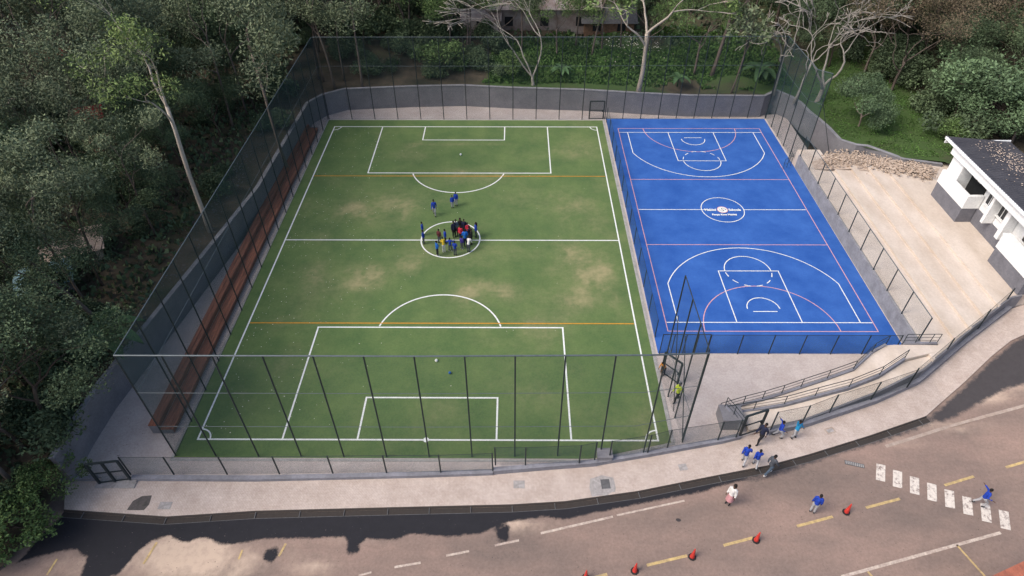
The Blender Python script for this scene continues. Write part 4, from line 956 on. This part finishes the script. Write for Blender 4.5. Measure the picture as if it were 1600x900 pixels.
# grass and ground cover
random.seed(31)
def cover(name, n, pick, size, m, label, h=1.):
    vs = []; fs = []; tone = []
    for _ in range(n):
        q = pick()
        if q is None: continue
        x, y = q; z = T(x, y)+min(1, 1)*.45*fbm(x, y, .18, 2)+.12*fbm(x, y, .9, 6); s = size*random.uniform(.5,1.5); a = random.random()*6.28
        u = Vector((math.cos(a), math.sin(a), 0))*s*.5; l = Vector((random.gauss(0,.4), random.gauss(0,.4), 1)).normalized()*s*h; c = Vector((x, y, z-.03))
        i = len(vs); vs += [c-u, c+u, c+u*.5+l, c-u*.5+l]; fs.append((i, i+1, i+2, i+3)); tone += [max(0, min(1, .5+.4*fbm(x, y, .5, 8)+random.gauss(0,.18)))]*4
    me = bpy.data.meshes.new(name); me.from_pydata([tuple(v) for v in vs], [], fs); me.materials.append(G[m])
    t = me.attributes.new('tone', 'FLOAT', 'POINT'); t.data.foreach_set('value', tone)
    o = bpy.data.objects.new(name, me); COL.objects.link(o); tag(o, label, 'plants', kind='stuff')
soil = [(Tp(1140,132).x, Tp(1140,132).y, 3.2, 1.6, 1), (Tp(1000,68).x, Tp(1000,68).y, 6, 2, 1), (Tp(650,130).x, Tp(650,130).y, 5, .9, 1)]
def pk1():
    x = random.uniform(-26, 20); y = 34.6+random.random()**1.2*14
    return (x, y) if grassf(x, y) > .35 and spots(x, y, soil) < .5 and y > 36.2-.1*max(0, x) and not (x > 15 and y < 36) else None
cover('ground_cover', 42000, pk1, .22, 'leafG', 'leafy green ground cover on the bank behind the back wall')
def pk2():
    x = random.uniform(20, 40); y = random.uniform(20, 42)
    ok = x > 20.9 and (y > 26 or y > 43.5-.95*x) and y > 23.9-.9*max(0, x-21.5)
    return (x, y) if ok and grassf(x, y) > .4 else None
cover('lawn_grass', 26000, pk2, .11, 'leafG', 'short green grass on the lawn behind the right wall', .8)
def pk3():
    x = random.uniform(-60, -37.4); y = random.uniform(-21, 50); return (x, y) if y > -14 or x < -38.6+(y+14)*.2 else None
cover('undergrowth', 16000, pk3, .3, 'leafD', 'dark undergrowth between the trunks of the left wood')
def pk4():
    x = random.uniform(-34, 46); y = random.uniform(44, 75); return (x, y)
cover('undergrowth', 16000, pk4, .35, 'leafD', 'dark undergrowth below the back wood')
def specks(name, n, pick, s0, s1, m, label, zf):
    mb = MB()
    for _ in range(n):
        q = pick()
        if q is None: continue
        x, y = q; z = zf(x, y); s = random.uniform(s0, s1); a = random.random()*6.28
        b4 = [(x+s*math.cos(a+t)*random.uniform(.5,1), y+s*math.sin(a+t)*random.uniform(.5,1), z) for t in (0,1.6,3.1,4.7)]
        mb.add(b4+[(x, y, z+s*.7)], [(0,1,4),(1,2,4),(2,3,4),(3,0,4)])
    o = mb.build(name, G[m]); tag(o, label, 'debris', kind='stuff')
specks('grit', 1500, lambda: (random.uniform(-40,26), random.uniform(-20,-11.5)), .008, .035, 'tar2', 'dark grit and small stones strewn over the road', lambda x, y: H(x)-.1)
specks('stones', 160, lambda: (random.gauss(-28,6), random.gauss(-16.4,.5)), .006, .022, 'dust', 'pale stones strewn along the edge of the fresh asphalt', lambda x, y: H(x)-.1)
specks('crumbs', 350, lambda: (random.uniform(-36,-31.9), random.uniform(-11,30)), .01, .04, 'tar2', 'dry leaves and crumbs on the paving beside the bench', lambda x, y: .004)
tz = lambda x, y: T(x, y)+.45*min(1, 1)*fbm(x, y, .18, 2)+.12*fbm(x, y, .9, 6)
tc_ = Tp(975,72)
specks('trash', 420, lambda: (random.gauss(tc_.x, 2.6), random.gauss(tc_.y, 1.8)), .04, .16, 'litter', 'pale trash scattered at the top of the green bank', tz)
specks('trash', 700, lambda: (random.gauss(-36.6,.8)-.0, random.uniform(-2,27)) , .03, .13, 'slabD', 'grey rubble and trash dumped behind the left wall', lambda x, y: tz(x, y) if x < -34.2-(15-y)*.145 else -.5)
# dead and pale trees
def dead(px, py, h, seed, label, clear=.3, r0=.2, bark='barkdead', spread=.75, depth=5, lean=0., kids=(2,3), lf=None, twist=.3, ly=0, minr=.022):
    p = Tp(px, py); rng = random.Random(seed); root = empty('bare_tree', (p.x, p.y, T(p.x, p.y)-.1)); mb = MB(); tips = []
    d = Vector((lean, ly, 1)).normalized(); q = Vector((0,0,0)); pts = [q.copy()]; rs = [r0*1.2]
    for i in range(5):
        d = (d+Vector((rng.uniform(-1,1), rng.uniform(-1,1), 0))*.08).normalized(); q = q+d*(h*clear/5); pts.append(q.copy()); rs.append(r0*(1-.3*(i+1)/5))
    mb.tube(pts, rs, 8)
    for k in range(3):
        a = 6.28*k/3+rng.uniform(-.6,.6); nd = (d+Vector((math.cos(a), math.sin(a)*.8, 0))*spread*rng.uniform(.6,1.2)).normalized()
        branchy(mb, pts[-1] if k < 2 else pts[-2], nd, h*(1-clear)*.36, rs[-1]*.75, depth-1, tips, rng, spread, 5, .10, minr, twist, kids)
    mb.build('trunk', G[bark], root, True)
    if lf: leaves('crown', [(t[0], 1) for t in tips], 14, .7, .2, lf, root, rng, .3)
    tag(root, label, 'tree'); return root
dead(1208,147,12, 5, 'white dead tree rising just behind the far right wall corner, the left of two', .35, .18, depth=5, lean=-.02, kids=(2,2), twist=.5, minr=.035)
dead(1276,160,12.5, 12, 'white dead tree with spreading twisted limbs, the right of two', .16, .27, depth=6, lean=.12, spread=.85, kids=(2,2), twist=.5, minr=.035)
dead(1240,160,11, 9, 'thin white dead stem between the two large dead trees', .4, .15, depth=5, lean=.2, kids=(2,2), twist=.5, minr=.035)
dead(997,146,15.5, 6, 'tall smooth pale trunk rising through the middle of the bank', .42, .27, 'barkpale', .8, 5, .03, lf='leafL', kids=(2,2), twist=.25, minr=.03)
dead(833,132,13.5, 8, 'bare pale many-branched tree in front of the far houses', .07, .2, 'barkdead', .75, 6, -.02, kids=(2,3), twist=.25, minr=.022)
p = Tp(1085,112); put('green', p.x, p.y, .85, label='light green leafy tree right of the tall pale trunk on the bank', idx=0)
dead(925,88,12, 17, 'thin pale tree with light leaves beside the far houses', .5, .12, 'bark', .6, 4, .05, lf='leafL')
dead(1112,118,13, 18, 'leaning brown trunk right of the pale tree on the bank', .5, .22, 'bark', .5, 4, .18, lf='leafE')
dead(1142,146,9, 19, 'crooked thin brown tree behind the far wall of the blue court', .5, .1, 'bark', .5, 4, .12, lf='leafE')
# banana plants
def banana(x, y, z, s, label, seed):
    rng = random.Random(seed); root = empty('banana_plant', (x, y, z)); mb = MB(); mb.tube([(0,0,0),(0,0,1.2*s)], [.14*s,.09*s], 8); mb.build('stem', G['banana'], root, True)
    for k in range(8):
        a = k*.785+rng.uniform(-.3,.3); u = Vector((math.cos(a), math.sin(a), 0)); side = Vector((-u.y, u.x, 0)); vs = []; n = 7
        L = s*rng.uniform(1.7,2.5)
        for i in range(n+1):
            t = i/n; c = u*L*t*.85+Vector((0,0,1.15*s+L*(.75*t-.85*t*t))); wdt = .33*s*math.sin(math.pi*min(1, .08+t*.92))**.7+.01
            vs += [c-side*wdt+Vector((0,0,.10*s)), c, c+side*wdt+Vector((0,0,.10*s))]
        m = MB(); m.add(vs, [(3*i+j, 3*i+j+1, 3*i+j+4, 3*i+j+3) for i in range(n) for j in (0,1)]); o = m.build('leaf', G['banana'], root, True)
        t_ = o.data.attributes.new('tone', 'FLOAT', 'POINT'); t_.data.foreach_set('value', [rng.uniform(.4,.9)]*len(o.data.vertices))
    tag(root, label, 'plant')
p = Tp(180,548); banana(p.x, p.y, T(p.x, p.y), 1.35, 'banana plant with broad leaves beside the left wall', 1)
p = Tp(1185,140); banana(p.x+.3, p.y+1.5, T(p.x, p.y), 1.3, 'banana plant on the bank behind the far right wall corner', 2)
p = Tp(877,120); banana(p.x, p.y, T(p.x, p.y), .75, 'small dark banana plant in the middle of the green bank', 3)
p = Tp(1058,135); banana(p.x, p.y, T(p.x, p.y), .8, 'small banana plant at the foot of the bank, right of the pale trunk', 4)

# ------------------------------------------------------------------ far houses glimpsed through the trees
def house(x, y, z, sx, sy, h, wm, rm_, label, rh=1.3, rz=0, nwin=2):
    root = empty('house', (x, y, z), rz); tag(root, label, 'building')
    b = MB(); b.box(-sx/2, sx/2, -sy/2, sy/2, -1, h); b.build('wall', G[wm], root)
    b = MB(); o_ = .4; b.add([(-sx/2-o_,-sy/2-o_,h),(sx/2+o_,-sy/2-o_,h),(sx/2+o_,sy/2+o_,h),(-sx/2-o_,sy/2+o_,h),(-sx/2-o_,0,h+rh),(sx/2+o_,0,h+rh)], [(0,1,5,4),(2,3,4,5),(0,4,3),(1,2,5),(3,2,1,0)]); b.build('roof', G[rm_], root)
    for k in range(nwin):
        xx = -sx/2+sx*(k+.5)/nwin; b = MB(); b.box(xx-.5, xx+.5, -sy/2-.03, -sy/2+.05, 1.0, 2.1); b.build('window', G['dark'], root)
    return root
hp_ = at(850,46,4.4); house(hp_.x, hp_.y+2.6, T(hp_.x, hp_.y)-.4, 13, 6, 3.0, 'tin', 'tin', 'low grey house with tin roof at the top centre of the picture', nwin=3)
hp_ = at(752,58,4.0); house(hp_.x, hp_.y+1.5, T(hp_.x, hp_.y)-.2, 4.2, 3.5, 2.2, 'cream', 'tin', 'small beige shed left of the tin roofed house', .7, nwin=1)
hp_ = at(950,52,4.2); house(hp_.x, hp_.y+2, T(hp_.x, hp_.y)-.6, 6, 5, 2.0, 'dirt', 'slabD', 'brown walled house behind the trees right of the tin roof', nwin=2)
def lw(px, py, z): p = at(px, py, z); return p.x, p.y
x, y = lw(20,232,4); house(x-4, y, 2.5, 7, 7, 4.2, 'cream', 'cream', 'pale house wall showing between trees at the left edge', .5, .2)
x, y = lw(95,400,3.5); house(x+.5, y+1.0, 2.0, 3.4, 2.8, 1.9, 'cream', 'cream', 'pinkish low building under the trees left of the bench', .4, .5)
x, y = lw(70,432,3.8); house(x, y, 2.3, 2.8, 2.4, 1.6, 'tin', 'tarp', 'shelter covered by pale blue sheeting in the left wood', .3, .5)
for px, py, s, l in ((165,222,1.5,'red roofed shed nearest the left fence'),(140,178,1.8,'red roofed shed further back in the left wood'),(88,86,2.6,'farthest red roofed shed in the left wood')):
    x, y = lw(px, py, 5); house(x, y, 2.5, s, 2.4, 2.4, 'dark', 'redroof', l, .9, .4, 1)
b = MB(); p = at(36,776,1.2); b.tube([(p.x, p.y, .3), (p.x, p.y, 1.25)], [.42,.45], 14); b.tube([(p.x, p.y, 1.25), (p.x, p.y, 1.3)], [.48,.46], 14)
o = whole(b, 'barrel', G['blueplastic'], False); tag(o, 'blue plastic barrel under the trees at the left edge', 'barrel')

# ------------------------------------------------------------------ people
G['skin'] = mat('skin', (.085,.042,.026), .6, var=.2, scale=6)
G['hair'] = mat('hair', (.012,.009,.008), .8, var=.3, scale=20)
CM = {k: mat('cloth_'+k, c, .85, var=.25, scale=9, bump=.3, bscale=25) for k, c in dict(royal=(.012,.05,.38), bright=(.01,.13,.50), cyan=(.02,.28,.55), navy=(.015,.02,.05), black=(.014,.014,.018), red=(.55,.03,.06), yellow=(.60,.42,.03), orange=(.62,.25,.03), hivis=(.50,.62,.04), grey=(.36,.36,.38), white=(.68,.67,.66), denim=(.06,.09,.13), darkgrey=(.07,.08,.10), pink=(.52,.26,.28), purple=(.06,.04,.25), shoe=(.02,.02,.022), maroon=(.12,.03,.035)).items()}
def bodymesh(name, parts, voxel, parent, m, extra=None):
    b = MB()
    for kind, *a in parts:
        if kind == 't': b.tube(a[0], a[1], 10)
        else: b.ell(a[0], a[1])
    o = b.build(name, None); md = o.modifiers.new('r', 'REMESH'); md.mode = 'VOXEL'; md.voxel_size = voxel; md.use_smooth_shade = True
    sm = o.modifiers.new('s', 'SMOOTH'); sm.factor = .5; sm.iterations = 2
    bpy.context.view_layer.update(); me = bpy.data.meshes.new_from_object(o.evaluated_get(bpy.context.evaluated_depsgraph_get())); bpy.data.objects.remove(o)
    if extra:
        bm = bmesh.new(); bm.from_mesh(me); e = bpy.data.meshes.new('x'); e.from_pydata(extra.v, [], extra.f); bm.from_mesh(e); bm.to_mesh(me); bm.free()
    me.name = name; me.materials.append(m)
    o = bpy.data.objects.new(name, me); COL.objects.link(o); o.parent = parent
    o.material_slots[0].link = 'OBJECT'; o.material_slots[0].material = m
    return o
V = Vector
def person_proto(pose, skirt=False, longhair=False):
    """figure 1.7 m tall facing -y"""
    root = empty('person'); hp = V((0,0,.90)); lean = V((0,0,0))
    sh = .185; hips = .10
    K = {}  # joints: (elbow, wrist) and (knee, ankle) per side s=-1,1
    for s in (-1, 1):
        K['e', s] = V((s*.235,.02,1.12)); K['w', s] = V((s*.25,-.06,.88)); K['k', s] = V((s*.10,-.01,.48)); K['a', s] = V((s*.11,.02,.08))
    if pose == 'walk':
        for s in (-1, 1):
            K['k', s] = V((s*.09,-.16*s-.06,.50)); K['a', s] = V((s*.09,-.26*s+.06,.09 if s > 0 else .14)); K['e', s] = V((s*.23,.14*s,1.12)); K['w', s] = V((s*.24,.20*s-.12,.90))
    if pose == 'armsout':
        for s in (-1, 1): K['e', s] = V((s*.36,0,1.22)); K['w', s] = V((s*.50,-.10,1.36)); K['k', s] = V((s*.13,0,.48)); K['a', s] = V((s*.17,.02,.08))
    if pose == 'raise':
        K['e', -1] = V((-.24,-.02,1.58)); K['w', -1] = V((-.30,-.02,1.86)); K['e', 1] = V((.30,0,1.16)); K['w', 1] = V((.42,-.08,.98))
        K['k', -1] = V((-.14,-.12,.50)); K['a', -1] = V((-.18,.02,.1)); K['k', 1] = V((.12,.0,.48)); K['a', 1] = V((.16,.05,.08))
    if pose == 'run':
        K['k', -1] = V((-.10,-.28,.56)); K['a', -1] = V((-.12,-.16,.18)); K['k', 1] = V((.10,.10,.50)); K['a', 1] = V((.11,.36,.20))
        K['e', -1] = V((-.34,.10,1.24)); K['w', -1] = V((-.44,-.14,1.22)); K['e', 1] = V((.36,-.06,1.30)); K['w', 1] = V((.52,.12,1.42))
    if pose == 'fold':
        for s in (-1, 1): K['e', s] = V((s*.25,.0,1.14)); K['w', s] = V((-s*.02,-.20,1.10+s*.03))
    if pose == 'crouch':
        hp = V((0,.14,.48))
        for s in (-1, 1): K['k', s] = V((s*.16,-.24,.50)); K['a', s] = V((s*.14,.06,.08)); K['e', s] = V((s*.25,-.20,.72)); K['w', s] = V((s*.12,-.36,.55))
    up = V((0,0,1)) if pose != 'crouch' else V((0,-.42,.91)); 
    if pose == 'bend': up = V((0,-.5,.86)).normalized()
    ch = hp+up*.36; nk = hp+up*.57; hd = hp+up*.70
    S = {s: hp+up*.50+V((s*sh,0,0)) for s in (-1, 1)}
    if pose in ('bend',):
        for s in (-1, 1): K['e', s] = S[s]+V((s*.05,-.08,-.28)); K['w', s] = S[s]+V((s*.02,-.22,-.48))
    Hh = {s: hp+V((s*hips,0,-.03)) for s in (-1, 1)}
    B = [('e', hp, (.155,.105,.12)), ('t', [hp, hp+up*.18, ch, hp+up*.50], [.12,.115,.135,.11]), ('t', [S[-1], nk-up*.05, S[1]], [.06,.075,.06]), ('t', [nk-up*.05, hd], [.055,.052]), ('e', hd+up*.04+V((0,-.01,0)), (.078,.095,.118)), ('e', hd+up*.02+V((0,-.105,0)), (.014,.02,.022)),
         ('e', hd+up*.03+V((.078,0,0)), (.014,.02,.03)), ('e', hd+up*.03+V((-.078,0,0)), (.014,.02,.03))]
    fing = MB()
    for s in (-1, 1):
        e, w_, k, a = K['e', s], K['w', s], K['k', s], K['a', s]
        B += [('t', [S[s], e, w_], [.055,.042,.03]), ('t', [Hh[s], k, a], [.088,.058,.04])]
        d = (w_-e).normalized(); B.append(('e', w_+d*.06, (.03,.03,.045)))
        sd_ = d.cross(V((0,1,0))).normalized() if abs(d.y) < .9 else V((1,0,0)); c = w_+d*.09
        for i, f in enumerate((-.033,-.011,.011,.033)):
            L_ = (.07,.08,.075,.055)[i]; p0 = c+sd_*f; fing.tube([p0, p0+d*L_*.6, p0+d*L_+V((0,-.015,0))], [.010,.009,.006], 5)
        fing.tube([w_+d*.03, w_+d*.05+V((0,-.04,0)), w_+d*.085+V((0,-.055,0))], [.012,.010,.007], 5)
    fw_ = V((0,-1,0))
    for s in (-1, 1): fing.ell(hd+up*.045+V((s*.032,-.098,0)), (.012,.006,.007), 6, 4)
    bodymesh('body', B, .024, root, G['skin'], fing)
    # shirt with long sleeves
    Sp = [('t', [hp+up*-.02, hp+up*.15, ch, hp+up*.50], [.158,.145,.158,.125]), ('t', [S[-1], nk-up*.06, S[1]], [.085,.088,.085])]
    for s in (-1, 1): Sp.append(('t', [S[s], K['e', s], K['w', s]], [.078,.062,.048]))
    bodymesh('shirt', Sp, .026, root, CM['royal'])
    if skirt:
        b = MB(); b.tube([hp+V((0,0,.06)), hp+V((0,0,-.12)), hp+V((0,0,-.48))], [.14,.18,.23], 20, False); o = b.build('skirt', CM['pink'], root, True); o.name = 'skirt'
    else:
        Tp_ = [('e', hp+V((0,0,-.02)), (.168,.125,.12))]
        for s in (-1, 1): Tp_.append(('t', [Hh[s], K['k', s], K['a', s]+V((0,0,.04))], [.108,.080,.064]))
        bodymesh('trousers', Tp_, .026, root, CM['grey'])
    for s in (-1, 1):
        b = MB(); a = K['a', s]; b.ell((a.x, a.y-.055, a.z-.035), (.05,.13,.05), 10, 6); o = b.build('shoe', CM['shoe'], root, True)
        o.material_slots[0].link = 'OBJECT'; o.material_slots[0].material = CM['shoe']
    b = MB(); b.ell(hd+up*.075+V((0,.018,0)), (.09,.105,.105), 12, 8)
    if longhair: b.tube([hd+up*.1+V((0,.05,0)), hd+V((0,.10,-.05)), hd+V((0,.10,-.30))], [.10,.105,.07], 10)
    b.build('hair', G['hair'], root, True)
    return root
PP = {}
def person(px, py, hpx, pose, shirt, legs, label, face=0, shoes='shoe', key=None, z=0.012, group=None, extra=None, zz=None, hairm=None):
    """px,py feet on the ground; hpx standing height (m)"""
    k = key or pose
    if k not in PP:
        PP[k] = person_proto(pose, skirt=k == 'skirt', longhair=k in ('skirt', 'long')); o = PP[k]
    else:
        o = copy_tree(PP[k])
    p = at(px, py, zz if zz is not None else 0); o.location = (p.x, p.y, (zz or 0)+z); o.rotation_euler = (0,0,R(face)); s = hpx/1.70; o.scale = (s*.84, s*.86, s*.96)
    for c in o.children:
        n = c.name.split('.')[0]
        if n == 'shirt': c.material_slots[0].link = 'OBJECT'; c.material_slots[0].material = CM[shirt]
        if n == 'trousers': c.material_slots[0].link = 'OBJECT'; c.material_slots[0].material = CM[legs]
        if n == 'shoe': c.material_slots[0].link = 'OBJECT'; c.material_slots[0].material = CM[shoes]
    if 'group' in o: del o['group']
    tag(o, label, 'person', group); return o
GP = 'children and adults gathered at the centre circle'
person(679.3,337,1.72,'walk','royal','grey','person in blue jumper and pale trousers walking alone above the circle', 5)
person(707.3,325,1.35,'stand','royal','grey','shorter of two persons in blue standing by the far arc', 15)
person(713,321.5,1.5,'stand','royal','grey','taller of two persons in blue standing by the far arc', -5)
person(661,368,1.45,'stand','royal','darkgrey','person in blue at left edge of circle, the farther of two', 90, group=GP)
person(662.5,381,1.45,'stand','royal','darkgrey','person in blue on the halfway line at the circle\'s left edge', 80, group=GP)
person(684,400,1.6,'fold','bright','black','person in blue with black trousers and white shoes, front left of group', 120, shoes='white', group=GP)
person(694,394,1.5,'bend','yellow','white','person in yellow top and white trousers bending forward in circle', 200, shoes='white', group=GP)
person(687,380,1.5,'stand','maroon','darkgrey','person in dark red top behind the one bending in white trousers', 160, group=GP)
person(696.5,381,1.55,'stand','royal','black','lone slim person in blue top and black trousers left of centre spot', 100, group=GP)
person(704,392.5,1.4,'armsout','royal','darkgrey','person in blue with both arms out and white shoes', 180, shoes='white', group=GP)
person(711.5,399,1.5,'fold','royal','darkgrey','person in blue seen from behind, front right of the circle', 170, group=GP)
person(710,371,1.75,'stand','navy','black','adult in navy at the back left of the crowd', 30, group=GP)
person(713.5,369,1.75,'fold','denim','navy','adult in slate blue jacket at the back of the crowd', 0, group=GP)
person(720,366,1.7,'stand','black','black','person in black with dark hair at the very back of the crowd', 0, key='long', group=GP)
person(720.5,376,1.6,'stand','red','navy','person in bright red top at the left of the crowd', -20, group=GP)
person(726,367,1.65,'stand','navy','black','person in navy between the two red tops', 10, group=GP)
person(731.5,371,1.55,'fold','red','navy','person in bright red top at the right of the crowd', 20, group=GP)
person(727.5,385,1.85,'fold','bright','navy','tall adult in bright blue shirt seen from behind in the crowd', 185, group=GP)
person(722,389,1.35,'stand','purple','darkgrey','short person in purple-blue with white shoes in the crowd', 150, shoes='white', group=GP)
person(737,382,1.65,'stand','black','black','person in black at the right side of the crowd', -90, group=GP)
person(732.5,394,1.6,'bend','white','darkgrey','person in black and white top stooping at the right of the circle', 160, group=GP)
person(744,371,1.6,'stand','royal','navy','person in blue with long dark hair standing apart at circle right', -80, key='long', group=GP)
person(734,377,1.6,'fold','navy','black','person in navy half hidden inside the right of the crowd', 60, group=GP)
person(1036,585,1.5,'bend','orange','navy','person in orange top stooping by the open mesh door', -60)
person(1056,627,1.85,'walk','hivis','black','person in yellow high visibility jacket walking behind the fence', -60)
person(1185,692,1.98,'walk','navy','black','man in dark suit stepping through the street gate', -60)
person(1160,724,1.9,'walk','royal','grey','left of two boys in blue jumpers walking away on the footpath', 150)
person(1178,729,1.75,'walk','royal','grey','right of two boys in blue jumpers walking away on the footpath', 165)
person(1199,741,1.98,'walk','darkgrey','denim','adult in grey denim clothes walking on the kerb edge', 110, shoes='white')
person(1214,684,1.7,'run','royal','grey','boy in blue jumper running along the footpath by the low wall', 80)
person(1239,684,1.75,'raise','cyan','grey','boy in light blue top raising one arm beside the low wall', 20)
person(1137,787,1.95,'stand','white','pink','woman in white top and pink skirt with brown hair crossing the road', -45, key='skirt')
bag_ = 1
person(1268,800,1.85,'stand','royal','grey','boy in blue jumper standing in the road near a cone', 150)
person(1527,790,1.75,'run','royal','grey','boy in blue jumper striding over the zebra crossing', 75)
# cleanup of unused prototypes
for ps in protos.values():
    for q in ps:
        if q.name not in used:
            for c in list(q.children): bpy.data.objects.remove(c)
            bpy.data.objects.remove(q)
